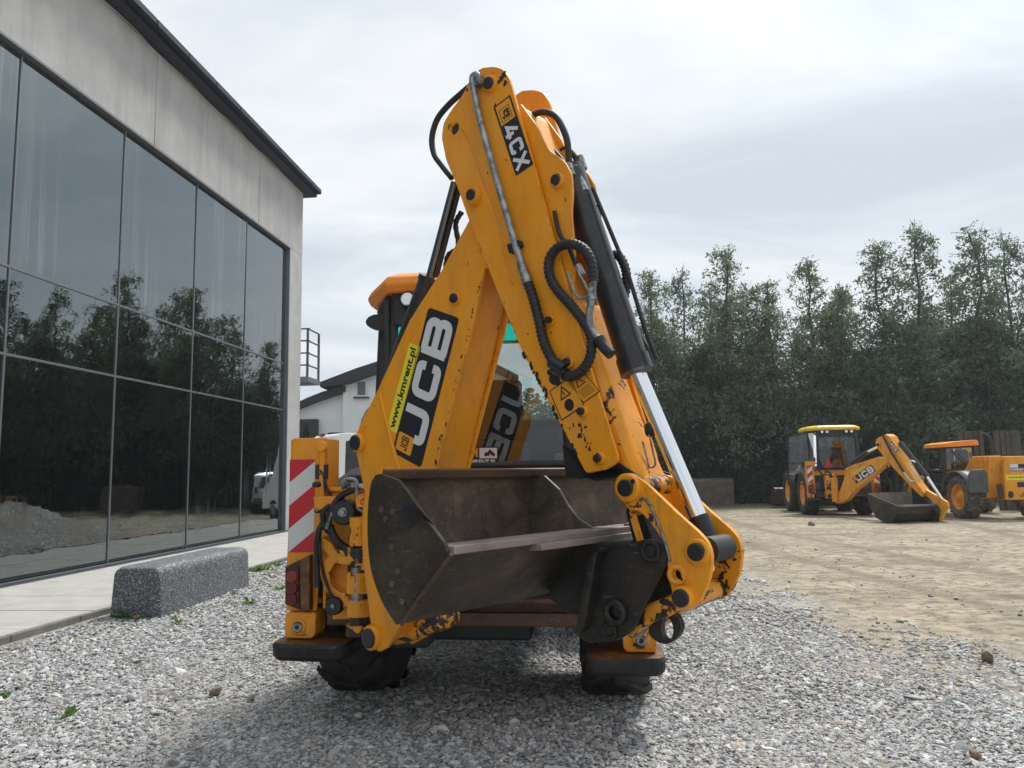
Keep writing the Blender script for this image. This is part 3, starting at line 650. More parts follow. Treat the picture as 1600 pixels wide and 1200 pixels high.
def chassis(Mc, root, legz=(0, 0), yel=M_yel, det=True, roofmat=M_oran, legdrop=(.0, .0), visor=None):
    P = Mc.P
    for h, s_ in ((-.86, -1), (.88, 1)):
        for a in (.97, 3.15): wheel(root, P(h, a, .70), Mc.L*s_, .71, .46, M_tyre, yel, lugs=16)
    # underframe, axles
    m = MB(); Mc.box(m, -.35, .35, .35, 4.1, .45, .95); Mc.box(m, -.8, .8, .88, 1.06, .6, .8); Mc.box(m, -.8, .8, 3.05, 3.25, .6, .8); m.build('underframe', M_black, root, bevel=.02)
    # bonnet and loader arms in front
    m = MB(); m.prism(Mc.side, [(2.3, .95), (4.3, .95), (4.35, 1.45), (4.1, 1.62), (2.3, 1.78)], -.42, .42, r=.06); m.build('bonnet', yel, root, bevel=.02)
    for s_ in (-1, 1):
        m = MB(); m.prism(Mc.side, [(2.1, 1.45), (2.3, 1.6), (3.6, 1.5), (4.9, .65), (5.2, .35), (5.05, .25), (4.6, .55), (3.5, 1.25), (2.2, 1.3)], s_*.56-.06, s_*.56+.06, r=.05); m.build('loader_arm', yel, root, bevel=.01)
    m = MB(); pr = [(5.05, .15), (5.0, .75), (5.12, .8), (5.16, .25), (5.95, .16), (5.95, .1), (5.1, .08)]; m.prism(Mc.side, pr, -1.15, 1.15)
    for s_ in (-1.15, 1.13): m.prism(Mc.side, [(5.05, .1), (5.0, .78), (5.3, .82), (5.9, .15)], s_, s_+.02)
    m.build('loader_bucket', M_buck, root)
    # fenders over the wheels
    for s_ in (-1, 1):
        m = MB(); n = 12; vs = []
        hi, ho, hl = .50, 1.13, .06
        for k in range(n+1):
            a = math.pi*(1-k/n); ca, za = .97+.86*math.cos(a), .70+.94*math.sin(a)**.8
            for hh, dz in ((hi, 0), (hi+.2, -.005), (.95, -.075), (ho, -.20), (ho+.005, -.27)):
                f_ = max(0, math.sin(a))
                vs.append(P(s_*hh, ca, max(.75, za+dz*f_)))
        f = [[k*5+j, k*5+j+1, (k+1)*5+j+1, (k+1)*5+j] for k in range(n) for j in range(4)]
        m.add(vs, f, True); o = m.build('fender', M_fend, root)
        sd_ = o.modifiers.new('shell', 'SOLIDIFY'); sd_.thickness = .025
    # cab
    ZR, ZB = 2.72, 1.55
    plan = [(-.60, .52), (-.80, .98), (-.80, 1.85), (-.62, 2.25), (.62, 2.25), (.80, 1.85), (.80, .98), (.60, .52)]
    m = MB()
    for (h, a) in plan: m.tube([P(h*1.02, a, ZB-.45), P(h*1.03, a, ZB), P(h*.97, a*.99+.02, ZR)], .045, 8)
    for i in range(8):
        (h0, a0), (h1, a1) = plan[i], plan[(i+1) % 8]
        m.tube([P(h0*1.03, a0, ZB), P(h1*1.03, a1, ZB)], .035, 6); m.tube([P(h0*.97, a0, ZR), P(h1*.97, a1, ZR)], .06, 6)
    m.build('cab_frame', M_black, root)
    lower = MB(); lower.prism(Fr(Mc.o, Mc.L, Mc.A), [(-.56, 1.0), (.56, 1.0), (.60, 1.52), (-.60, 1.52)], .50, 2.2); lower.build('cab_lower_panel', M_int, root, bevel=.02)
    rf = MB(); top = [(-.60, .42), (-.84, .85), (-.84, 1.95), (-.66, 2.5), (.66, 2.5), (.84, 1.95), (.84, .85), (.60, .42)]; vs = []
    for z, q in ((ZR+.015, 1.0), (ZR+.06, 1.03), (ZR+.12, 1.0), (ZR+.165, .90), (ZR+.185, .7)):
        cA = 1.45
        for h, a in top: vs.append(P(h*q, cA+(a-cA)*q, z+(.012*abs(h) if z > ZR+.05 else 0)))
    rf.add(vs, [[j*8+i, j*8+(i+1) % 8, (j+1)*8+(i+1) % 8, (j+1)*8+i] for j in range(4) for i in range(8)]+[list(range(8)), [32+i for i in range(8)]])
    ro = rf.build('cab_roof', roofmat, root, bevel=.012)
    lm = MB(); lm.prism(Mc.fr, [(-.57, 2.52), (.57, 2.52), (.58, ZR+.02), (-.58, ZR+.02)], .47, .54, r=.02); lm.build('roof_lip', M_black, root, bevel=.01)
    for h in (-.46, -.30, .30, .46):
        m = MB(); m.boss(P(h, .46, ZR-.035), Mc.A, .058, .05); m.cm = 1; m.boss(P(h, .415, ZR-.035), Mc.A, .045, .008); m.build('work_light', [M_black, M_lamp], root)
    # glazing
    for i in range(8):
        (h0, a0), (h1, a1) = plan[i], plan[(i+1) % 8]; g = MB()
        rear = (i == 7); zt = 2.515 if rear else ZR
        zt2 = zt-.125 if rear else zt
        q = [P(h0*1.03, a0, ZB), P(h1*1.03, a1, ZB), P(h1*.98, a1, zt2), P(h0*.98, a0, zt2)]; g.add(q, [[0, 1, 2, 3]])
        o = g.build('rear_window' if rear else ('windscreen' if i == 3 else 'side_window'), M_cabg, root)
        if rear:
            t2 = MB(); t2.add([P(h0*.98, a0, zt2+.004), P(h1*.98, a1, zt2+.004), P(h1*.97, a1, zt), P(h0*.97, a0, zt)], [[0, 1, 2, 3]]); t2.build('tinted_visor', visor or M_cabg, o); rw = o
    # seat, wheel
    m = MB(); Mc.box(m, -.28, .24, 1.2, 1.7, 1.25, 1.75); Mc.box(m, -.26, .22, 1.25, 1.38, 1.75, 2.22); Mc.box(m, -.5, .5, 1.9, 2.15, 1.3, 1.95); m.build('seat', M_int, root, bevel=.04)
    m = MB(); m.ring(P(.0, 1.78, 2.02), Mc.A*.6+V3(0, 0, .8), .19, .16, .03); m.cyl(P(0, 1.9, 1.8), P(0, 1.78, 2.02), .02, n=8); m.build('steering_wheel', M_black, root)
    # rear frame
    m = MB(); Mc.box(m, -.86, .86, .02, .12, 1.28, 1.40); Mc.box(m, -.86, .86, .0, .05, 1.40, 1.43); m.build('upper_slide_rail', yel, root, bevel=.01)
    m = MB(); Mc.box(m, -.86, .86, .02, .13, .60, .675); Mc.box(m, -.86, .86, .02, .13, .73, .76); Mc.box(m, -.86, .86, .09, .12, .665, .74); m.build('lower_slide_rail', M_beam, root, bevel=.008)
    m = MB(); Mc.box(m, -.84, .84, .16, .22, .74, 1.28); m.build('frame_web', M_black, root)
    m = MB(); Mc.box(m, -.80, .80, .22, .50, .95, 1.50); m.build('rear_bulkhead', M_black, root)
    for k, s_ in enumerate((-1, 1)):
        dz = legdrop[k]; ho, hi = s_*1.11, s_*.885
        m = MB(); hm = [(s_*1.085, 1.735), (s_*.868, 1.735), (s_*.885, 1.33), (s_*.90, .97), (s_*.915, .69), (s_*1.107, .69), (s_*1.112, .85), (s_*1.105, 1.1)]
        tl = [(s_*1.092, .94), (s_*1.002, .985), (s_*.988, .705), (s_*1.09, .745)]
        m.prism(Mc.fr, hm, 0., .02)
        Mc.box(m, s_*1.105, s_*1.085, .021, .24, .70, 1.73); Mc.box(m, s_*.865, s_*.885, .021, .24, .70, 1.73); Mc.box(m, s_*1.1, s_*.88, .221, .24, .70, 1.73)
        leg = m.build('stabiliser_leg', yel, root, bevel=.006)
        hb = hazard(Mc, leg, min(s_*1.098, s_*.935), max(s_*1.098, s_*.935), 1.038, 1.602, -.003, s_ > 0)
        # lamp cluster in its hooded recess
        m = MB(); m.prism(Mc.fr, [(s_*1.098, .955), (s_*1.00, 1.0), (s_*.94, 1.03), (s_*.935, .70), (s_*.99, .70), (s_*1.095, .735)], -.05, -.002); m.build('lamp_bezel', M_black, leg, bevel=.006); m = MB(); m.prism(Mc.fr, [(s_*.998, 1.0), (s_*.935, 1.03), (s_*.93, .70), (s_*.985, .70)], -.075, -.052); m.build('lamp_hood', M_padr, leg, bevel=.006)
        m = MB(); m.prism(Mc.fr, [(s_*1.088, .93), (s_*1.008, .955), (s_*1.002, .725), (s_*1.085, .745)], -.062, -.049); m.cm = 1
        m.cm = 2; m.boss(P(s_*1.045, -.062, .90), Mc.A, .036, .012); m.cm = 1; m.boss(P(s_*1.045, -.062, .832), Mc.A, .036, .012); m.boss(P(s_*1.045, -.062, .765), Mc.A, .036, .012); m.build('tail_lamp', [M_lensr, M_lensr, M_lenso], leg)
        m = MB(); Mc.box(m, s_*.925, s_*.86, -.03, .03, 1.48, 1.57); m.tube(spline([P(s_*.88, .0, 1.49), P(s_*.85, -.01, 1.42), P(s_*.83, .0, 1.38)], 4), .009, 6); m.build('marker_lamp', M_black, leg, bevel=.008)
        m = MB(); m.tube([P(s_*.885, -.02, 1.32), P(s_*.885, -.02, 1.66)], .018, 8); m.boss(P(s_*.885, -.02, 1.68), Mc.A, .035, .03, 12); m.build('latch_rod', yel, leg)
        # inner ram box and foot
        m = MB(); m.prism(Mc.fr, fillet([(s_*1.105, .685), (s_*.91, .685), (s_*.915, .555-dz), (s_*.935, .53-dz), (s_*1.105, .53-dz)], .025), -.02, .16); m.build('inner_leg', M_yel2, leg, bevel=.008)
        m = MB(); m.boss(P(s_*1.02, -.02, .60-dz), Mc.A, .05, .012, 24); m.cm = 1; m.boss(P(s_*1.02, -.03, .60-dz), Mc.A, .032, .012, 24); m.cm = 2; m.boss(P(s_*1.02, -.04, .60-dz), Mc.A, .014, .01, 6); m.build('foot_pin', [M_yel2, M_steel, M_pin], leg)
        m = MB(); pl = fillet([(s_*1.15, -.14), (s_*1.15, .26), (s_*.70, .26), (s_*.70, -.14)], .07); vs = []
        zt = .52-dz
        for z, q in ((zt, .96), (zt-.02, 1.0), (zt-.075, .98), (zt-.10, .90)):
            for h, a in pl: vs.append(P(s_*.925+(h-s_*.925)*q, .06+(a-.06)*q, z+ (.02*(abs(h)-.9) if True else 0)))
        n = len(pl); m.add(vs, [[j*n+i, j*n+(i+1) % n, (j+1)*n+(i+1) % n, (j+1)*n+i] for j in range(3) for i in range(n)]+[[3*n+i for i in range(n)]]); m.cm = 1; m.add([v for v in vs[:n]], [list(range(n))])
        m.build('foot_pad', [M_pad, M_padr], leg, weld=True)
    return rw

# main machine
MC = Mach((-.293, 4.74, 0), rad(6.5))
root = thing('backhoe_loader', 'large worn yellow backhoe loader close up with folded boom and rusty wide bucket', 'backhoe loader', MC.o+MC.A*1.5)
rw = chassis(MC, root, legdrop=(0, .06), visor=M_teal)
Q = MC.fr
K0 = V3(-.79, 4.45, 0); sl_a = rad(40)
BW = V3(math.sin(sl_a), math.cos(sl_a), 0); BE = V3(math.cos(sl_a), -math.sin(sl_a), 0)
B = Fr(K0, BE, BW)
# --- mirrors on the cab
m = MB(); m.prism(Fr(MC.P(0, .8, 0), MC.L, MC.A), circle((-.77, 2.61), .09, 16, .055), -.03, .05); m.tube([MC.P(-.76, .85, 2.62), MC.P(-.70, .95, 2.62)], .014, 6); m.build('mirror', M_black, root)
m = MB(); m.prism(Fr(MC.P(0, .75, 0), MC.L, MC.A), fillet([(-.75, 2.46), (-.68, 2.46), (-.68, 2.22), (-.75, 2.24)], .03), 0, .05); m.build('mirror', M_black, root)
m = MB(); m.tube([MC.P(-.78, .8, 2.75), MC.P(-.66, .9, 2.75)], .018, 6); m.tube([MC.P(-.70, .8, 2.75), MC.P(-.70, .85, 2.60)], .012, 6); m.build('mirror_arm', M_black, root)
m = MB(); Mcb = MC.box(m, -.64, -.60, .46, .56, 1.6, 2.7); m.build('rear_corner_pillar', M_black, root, bevel=.01)

# --- sticker on the rear window
def wmap(u0, v0, u1, v1, off): 
    p0, pu, pv = Q.px(u0, v1, off), Q.px(u1, v1, off), Q.px(u0, v0, off); return p0, pu, pv
m = MB(); p0, pu, pv = wmap(728, 700, 778, 736, .50); mp_ = pmap(p0, pu, pv, -MC.A, 2.0)
m.add([mp_(0, 0), mp_(2, 0), mp_(2, 1.05), mp_(0, 1.05)], [[0, 1, 2, 3]]); m.cm = 1
m.add([mp_(.85, .55, .001), mp_(1.95, .55, .001), mp_(1.95, 1.0, .001), mp_(.85, 1.0, .001)], [[0, 1, 2, 3]]); font(m, 'KMRENT.PL', mp_, .05, 1.92, .28, .50, .03, .001); m.cm = 2
m.add([mp_(0, -.05, .001), mp_(2, -.05, .001), mp_(2, .22, .001), mp_(0, .22, .001)], [[0, 1, 2, 3]]); font(m, 'KM', mp_, .1, .75, .6, 1.0, .05, .001); m.cm = 0
font(m, '1 195 148', mp_, .05, 1.9, -.02, .19, .03, .002)
for q in ([(1.15, .65), (1.45, .65), (1.5, .8), (1.2, .82)], [(1.35, .8), (1.75, .62), (1.85, .72), (1.5, .95)]): m.add([mp_(a, b, .002) for a, b in q], [[0, 1, 2, 3]])
m.build('window_sticker', [M_navy, M_white, M_labo], rw)

# --- slide carriage, kingpost and hydraulics at the left
def qp(u, v, off): return Q.px(u, v, off)
m = MB(); m.prism(Q, Q.trace([(497, 778), (600, 778), (606, 965), (520, 968), (520, 905), (500, 900)], -.06), -.07, -.02); m.build('slide_carriage', M_yel2, root, bevel=.006)
m = MB(); m.prism(Q, Q.trace([(495, 775), (545, 777), (600, 770), (603, 786), (520, 788), (498, 800)], -.10), -.16, -.072, r=.01); m.build('carriage_top_clamp', M_yel2, root, bevel=.006)
m = MB(); m.prism(Q, Q.trace([(515, 868), (500, 852), (503, 838), (520, 848), (528, 860), (545, 858), (556, 838), (566, 838), (566, 880), (553, 884), (542, 882), (536, 878), (524, 880), (516, 897), (519, 915), (534, 925), (545, 928), (548, 945), (536, 950), (530, 935), (512, 925), (503, 905), (503, 880)], -.14), -.16, -.075); m.build('slew_casting', M_yel2, root, bevel=.006)
m = MB(); m.prism(Q, Q.trace([(500, 850), (520, 850), (528, 862), (533, 880), (520, 875), (505, 872)], -.1), -.12, -.03); m.prism(Q, Q.trace([(533, 855), (560, 862), (563, 885), (535, 880)], -.1), -.19, -.05); m.prism(Q, Q.trace([(528, 868), (566, 872), (567, 884), (530, 881)], -.2), -.22, -.17); m.build('valve_block', M_yel3, root, bevel=.006)
c = qp(541, 800, -.16); m = MB(); m.boss(c+MC.A*.05, MC.A, .075, .11, 28); m.build('slew_motor', M_pin, root)
m = MB(); m.boss(c-MC.A*.06, MC.A, .030, .012, 12); m.hexnut(c-MC.A*.07, MC.A, .018, .02); m.build('centre_nut', M_steel, root)
c = qp(525, 945, -.14); m = MB(); m.boss(c, MC.A, .052, .05, 24); m.build('lower_pulley', M_pin, root); m = MB(); m.hexnut(c-MC.A*.05, MC.A, .014, .012); m.build('pulley_nut', M_steel, root)
for pts_, rr in (([(560, 763), (545, 768), (530, 778), (519, 795), (513, 815), (516, 832)], .020), ([(515, 822), (524, 842), (540, 856), (560, 866), (572, 880)], .024), ([(504, 818), (497, 835), (495, 870), (496, 918)], .018),
                 ([(500, 830), (500, 862), (505, 895), (515, 925), (522, 940)], .009), ([(516, 790), (505, 800), (506, 818), (512, 830)], .017), ([(530, 845), (545, 870), (548, 900), (560, 915)], .015), ([(548, 838), (556, 850), (572, 862)], .020), ([(508, 770), (505, 742), (500, 735)], .006)):
    m = MB(); m.tube(spline([qp(u, v, -.17-.02*(i % 2)) for i, (u, v) in enumerate(pts_)], 6), rr, 10); m.build('hydraulic_hose', M_rub, root)
m = MB(); m.tube(spline([qp(u, v, -.2) for u, v in ((532, 757), (540, 750), (552, 749), (557, 756), (557, 775), (559, 792), (566, 798), (580, 800))], 5), .013, 10); m.tube([qp(533, 760, -.2), qp(545, 752, -.2)], .024, 10); m.tube([qp(540, 758, -.18), qp(575, 762, -.18)], .02, 10); m.build('steel_pipe', M_steel, root)
m = MB(); m.tube([qp(512, 820, -.2), qp(520, 800, -.2)], .012, 8); m.tube([qp(510, 826, -.2), qp(514, 817, -.2)], .016, 6); m.build('hose_coupling', M_steel, root)
m = MB(); m.tube([qp(571, 824, -.2), qp(571, 832, -.2), qp(572, 850, -.2)], lambda t, i: (.018, .03, .042)[i], 16); m.build('rubber_plug', M_fend, root); m = MB(); m.prism(Q, Q.trace([(561, 808), (575, 804), (580, 812), (578, 828), (561, 828)], -.17), -.21, -.08, r=.01); m.build('plug_bracket', M_yel, root, bevel=.004)
for q_ in ((500, 797), (497, 757)): m = MB(); m.boss(qp(*q_, -.1), MC.A, .018, .06, 12); m.build('clamp_bolt', M_pin, root)
# kingpost hinge stack
kx = -.62
for z0, z1, rr, mt_ in ((.60, .66, .075, M_yel3), (.665, .70, .055, M_pin), (.705, .80, .07, M_yel2), (.805, .83, .05, M_pin), (.835, .95, .075, M_yel2), (.955, 1.0, .055, M_pin), (1.005, 1.09, .07, M_yel3), (1.1, 1.26, .06, M_yel2)):
    m = MB(); c = qp(562, 900, -.24); m.cyl(V3(c[0], c[1], z0), V3(c[0], c[1], z1), rr, n=20); m.build('kingpost_collar', mt_, root, bevel=.006)
m = MB(); c = qp(558, 915, -.28); m.cyl(V3(c[0], c[1], .80), V3(c[0], c[1], .98), .035, n=14); m.build('kingpost_pin', M_steel, root)
for (u, v) in ((572, 912), (570, 946), (572, 880), (566, 826)):
    m = MB(); m.prism(Q, Q.trace([(u-10, v-9), (u+6, v-8), (u+6, v+8), (u-9, v+8)], -.2), -.30, -.12); m.build('hinge_lug', M_yel2, root, bevel=.006)
m = MB(); m.prism(Q, Q.trace([(560, 775), (574, 770), (574, 792), (562, 792)], -.2), -.26, -.1, r=.012); m.boss(qp(567, 784, -.26), MC.A, .014, .006, 12); m.build('pipe_bracket', M_yel, root, bevel=.004)
# rusty tube below the bucket
m = MB(); m.tube(spline([B.px(612, 992, .03), B.px(645, 985, .03), B.px(690, 968, .05), B.px(705, 960, .12)], 5), .055, 14); m.build('kingpost_lower_arm', M_yel3, root)
m = MB(); MC.box(m, -.55, -.2, -.12, .1, .50, .60); m.build('kingpost_base', M_black, root, bevel=.02)

# --- boom
TB_, TD = .125, .165
boomo = [(592, 1019), (570, 1003), (568, 990), (579, 975), (574, 935), (570, 905), (566, 865), (566, 800), (570, 772), (556, 706), (553, 688), (562, 664), (592, 605), (640, 500), (690, 422), (735, 340), (760, 300), (800, 330), (790, 392), (775, 412), (757, 420), (740, 505), (697, 672), (682, 733), (668, 790), (650, 850), (640, 920), (627, 976), (605, 1012)]
m = MB(); tr_ = B.trace(boomo, -TB_)
m.prism(B, tr_, -TB_, -TB_+.022); m.prism(B, tr_, TB_-.022, TB_)
# box web between the side plates, slightly inside
inn = B.trace([(600, 1000), (588, 970), (582, 900), (580, 780), (572, 700), (600, 625), (650, 510), (735, 365), (770, 345), (775, 395), (752, 420), (736, 500), (694, 672), (680, 733), (650, 850), (630, 950), (610, 1000)], -TB_)
m.prism(B, inn, -TB_+.022, TB_-.022)
boom = m.build('boom', M_yel, root, bevel=.005)
m = MB(); m.tube([B.px(u, v, -TB_-.002) for u, v in ((593, 612), (612, 690), (624, 733), (640, 800))], .012, 8); m.build('stiffener_rib', M_yel, boom)
def pinboss(F_, u, v, off, r, h, rp, par, mt=None, hp=.012, name='pivot_pin'):
    c = F_.px(u, v, off); m = MB(); m.boss(c, F_.n, r, h, 24); m.cm = 1; m.boss(c-F_.n*h, F_.n, rp, hp, 24); return m.build(name, [mt or M_yel, M_pin], par)
pinboss(B, 583, 996, -TB_, .064, .03, .050, boom, M_yel2)
pinboss(B, 562, 692, -TB_, .052, .03, .042, boom)
pinboss(B, 713, 467, -TB_, .034, .018, .024, boom)
m = MB(); m.boss(B.px(730, 411, -TB_), B.n, .012, .005, 10); m.boss(B.px(682, 459, -TB_), B.n, .006, .004, 8); m.build('grease_plug', M_yel, boom)
# bolt hole plug on the under face
m = MB(); c = B.P(*B.uv(760, 486, 0), 0); m.boss(c, -B.h, .03, .012, 12); m.build('hole_plug', M_pin, boom)
def decal_logo(F_, c0, cu, cv, off, par, flip=1):
    """c0 text lower left, cu lower right, cv upper left in pixels of the near face"""
    sgn = -1 if flip > 0 else 1; o2 = off if flip > 0 else -off
    q = [np.array(F_.uv(*p, off)) for p in (c0, cu, cv)]
    if flip < 0: q = [q[1], q[0], q[1]+(q[2]-q[0])]
    mp_ = pmap(F_.P(*q[0], o2+sgn*.0015), F_.P(*q[1], o2+sgn*.0015), F_.P(*q[2], o2+sgn*.0015), F_.n*sgn, 3.6)
    m = MB(); o = fillet([(0, 0), (3.6, 0), (3.6, 1), (0, 1)], .10, 3); m.add([mp_(a, b) for a, b in o], [list(range(len(o)))]); m.cm = 1
    heavy(m, 'JCB', mp_, .42, 3.46, .10, .90, .205, .12, .001)
    m.cm = 2; o = fillet([(.12, .40), (.56, .40), (.56, .93), (.12, .93)], .05, 3); m.add([mp_(a, b, .0008) for a, b in o], [list(range(len(o)))])
    m.cm = 0; heavy(m, 'JCB', mp_, .18, .50, .54, .80, .028, .02, .0016)
    return m.build('brand_decal', [M_navy, M_white, M_labo], par)
decal_logo(B, (658, 731), (718, 497), (613, 706), -TB_, boom); decal_logo(B, (658, 731), (718, 497), (613, 706), -TB_, boom, -1)
m = MB(); mp_ = pmap(B.px(620, 677, -TB_-.0015), B.px(657, 542, -TB_-.0015), B.px(604, 669, -TB_-.0015), -B.n, 8)
m.add([mp_(0, 0), mp_(8, 0), mp_(8, 1), mp_(0, 1)], [[0, 1, 2, 3]]); m.cm = 1; font(m, 'www.kmrent.pl', mp_, .25, 7.7, .14, .84, .03, .001); m.build('web_address_label', [M_lab, M_navy], boom)

# boom ram on the cab side
p0, p1, p2 = B.px(598, 640, 0), B.px(672, 436, 0), B.px(712, 285, 0)
m = MB(); m.cyl(p0, p1, .060, n=28); m.cyl(p1-(p1-p0)*.02, p1+(p1-p0)*.015, .066, n=28); m.build('boom_ram_cylinder', M_ram, root)
M_dchr = mat('dark_chrome', (.16, .17, .18), .12, 1); m = MB(); m.cyl(p1, p2, .026, n=24); m.build('boom_ram_rod', M_dchr, root); m = MB(); m.tube([p1+B.h*.05, p2+B.h*.045], .012, 8); m.build('ram_feed_pipe', M_rub, root)
m = MB(); m.tube(spline([B.px(u, v, .05) for u, v in ((722, 330), (712, 350), (716, 385), (700, 400), (694, 430), (680, 470))], 6), lambda t, i: .013+.003*(i % 2), 8); m.build('hydraulic_hose', M_rub, root)

# --- dipper
dipo = [(737, 119), (752, 106), (772, 104), (786, 108), (795, 121), (833, 255), (872, 397), (905, 520), (967, 720), (950, 733), (916, 740), (884, 678), (842, 600), (814, 545), (783, 470), (770, 437), (752, 392), (735, 350), (712, 285), (697, 250), (690, 215), (693, 192), (705, 172), (722, 150)]
def hole(u, v, off, r, F_=B): return circle(F_.uv(u, v, off), r, 18)
m = MB(); tr_ = fillet(B.trace(dipo, -TD), .02, 2)
m.prism(B, tr_, -TD, -TD+.016, holes=[hole(710, 201, -TD, .031), hole(770, 115, -TD, .008)]); m.prism(B, tr_, TD-.016, TD)
core = B.trace([(745, 190), (775, 200), (800, 232), (842, 330), (880, 460), (905, 545), (955, 712), (925, 722), (893, 665), (848, 580), (797, 470), (776, 430), (752, 365), (735, 300), (730, 240)], -TD)
m.prism(B, core, -TD+.016, TD-.016)
dip = m.build('dipper', M_yel, root, bevel=.004)
m = MB(); m.tube([B.px(710, 201, -TD+.02), B.px(710, 201, -TD+.05)], .034, 20); m.build('pivot_pin', M_pin, dip)
pinboss(B, 768, 132, -TD, .040, .022, .028, dip); pinboss(B, 743, 307, -TD, .046, .032, .027, dip)
for u, v, s_ in ((862, 501, 1), (890, 567, 1.2), (912, 643, 1.1), (938, 716, 1.1)): pinboss(B, u, v, -TD, .024*s_, .018, .015*s_, dip, hp=.018, name='adjuster_bolt')
m = MB(); m.tube(spline([B.px(u, v, -TD) for u, v in ((722, 200), (731, 213), (740, 235), (756, 280), (775, 330), (785, 375), (792, 410), (803, 443))], 4), .008, 6); m.tube(spline([B.px(u, v, -TD) for u, v in ((750, 380), (765, 405), (785, 428), (801, 444))], 4), .003, 6); m.build('weld_seam', M_weld, dip)
m = MB()
for u, v in ((843, 470), (791, 250), (862, 520), (825, 522), (762, 270)): m.boss(B.px(u, v, -TD), B.n, .004, .003, 8)
m.build('plug_hole', M_pin, dip)
m = MB(); m.prism(B, B.trace([(880, 700), (885, 743), (905, 746), (916, 741), (966, 722), (1000, 745), (1000, 775), (985, 775), (968, 745), (930, 752), (912, 745)], -.12), -.12, .12); m.build('wear_pad', M_black, dip, bevel=.004)
# 4CX decal
m = MB(); mp_ = pmap(B.px(771, 168, -TD-.0015), B.px(806, 275, -TD-.0015), B.px(797, 148, -TD-.0015), -B.n, 3.7)
m.add([mp_(a, b) for a, b in fillet([(0, 0), (3.7, 0), (3.7, 1), (0, 1)], .05, 2)], [list(range(12))]); m.cm = 1; heavy(m, '4CX', mp_, 1.28, 3.58, .12, .88, .17, .12, .001)
m.cm = 2; m.add([mp_(.08, .10, .001), mp_(1.12, .10, .001), mp_(1.12, .92, .001), mp_(.08, .92, .001)], [[0, 1, 2, 3]])
m.cm = 0; ribbon(m, [(.36, .22), (.36, .78), (1.0, .78), (1.0, .22)], .03, lambda q: mp_(q[0], q[1], .0016), True)
mpr = lambda u, v, l=0: mp_(.36+(v)*.64*0+u, v, l)
# small emblem lettering stands across the strip
e0, eu, ev = mp_(.92, .30), mp_(.92, .72), mp_(.46, .30); mpe = pmap(e0, eu, ev, -B.n, 3); heavy(m, 'JCB', mpe, .05, 2.95, .05, .95, .26, .1, .002)
m.build('model_decal', [M_navy, M_white, M_labo], dip)
# warning label
m = MB(); mp_ = pmap(B.px(874, 655, -TD-.0015), B.px(927, 614, -TD-.0015), B.px(848, 606, -TD-.0015), -B.n, 1.25)
mp_ = pmap(B.px(878, 655, -TD-.0015), B.px(911, 633, -TD-.0015), B.px(860, 612, -TD-.0015), -B.n, 1.0)
m.add([mp_(-.04, -.04), mp_(1.04, -.04), mp_(1.04, 1.04), mp_(-.04, 1.04)], [[0, 1, 2, 3]]); m.cm = 1; m.add([mp_(0, 0, .0004), mp_(1, 0, .0004), mp_(1, 1, .0004), mp_(0, 1, .0004)], [[0, 1, 2, 3]]); m.cm = 0
ribbon(m, [(.28, .55), (.5, .92), (.72, .55)], .05, lambda q: mp_(q[0], q[1], .001), True); ribbon(m, [(.5, .62), (.47, .78)], .05, lambda q: mp_(q[0], q[1], .0014)); m.add([mp_(a, b, .001) for a, b in circle((.5, .26), .2, 16)], [list(range(16))])
m.build('warning_label', [M_navy, M_labo], dip)
m = MB(); mp_ = pmap(B.px(912, 628, -TD-.0015), B.px(936, 611, -TD-.0015), B.px(887, 598, -TD-.0015), -B.n, .75)
m.add([mp_(-.03, -.04), mp_(.78, -.04), mp_(.78, 1.04), mp_(-.03, 1.04)], [[0, 1, 2, 3]]); m.cm = 1; m.add([mp_(0, 0, .0004), mp_(.75, 0, .0004), mp_(.75, 1, .0004), mp_(0, 1, .0004)], [[0, 1, 2, 3]]); m.cm = 0
ribbon(m, [(.2, .6), (.38, .92), (.56, .6)], .04, lambda q: mp_(q[0], q[1], .001), True)
for v in (.12, .2, .28, .36, .44): ribbon(m, [(.1, v), (.66, v)], .025, lambda q: mp_(q[0], q[1], .001))
m.build('warning_label', [M_navy, M_labo], dip)
def chips(F_, off, par, pts, seed=1, sgn=-1):
    rg = random.Random(seed); m = MB(); k = 0
    for u, v, r_, st_ in pts:
        k += 1; c = F_.uv(u, v, off); n = 11; q = []
        for i in range(n):
            a = 2*math.pi*i/n; rr = r_*rg.uniform(.45, 1.15); q.append((c[0]+rr*math.cos(a), c[1]+rr*st_*math.sin(a)))
        m.add([F_.P(a, b, off+sgn*(.0006+.00002*k)) for a, b in q], [list(range(n))])
    return m.build('bare_metal_patches', M_pin, par, kind='stuff')
def along(p, q, n, r_, seed, jit=3):
    rg = random.Random(seed); return [(p[0]+(q[0]-p[0])*t+rg.uniform(-jit, jit), p[1]+(q[1]-p[1])*t+rg.uniform(-jit, jit), r_*rg.uniform(.3, 1.3), rg.uniform(.7, 2)) for t in [rg.random() for _ in range(n)]]
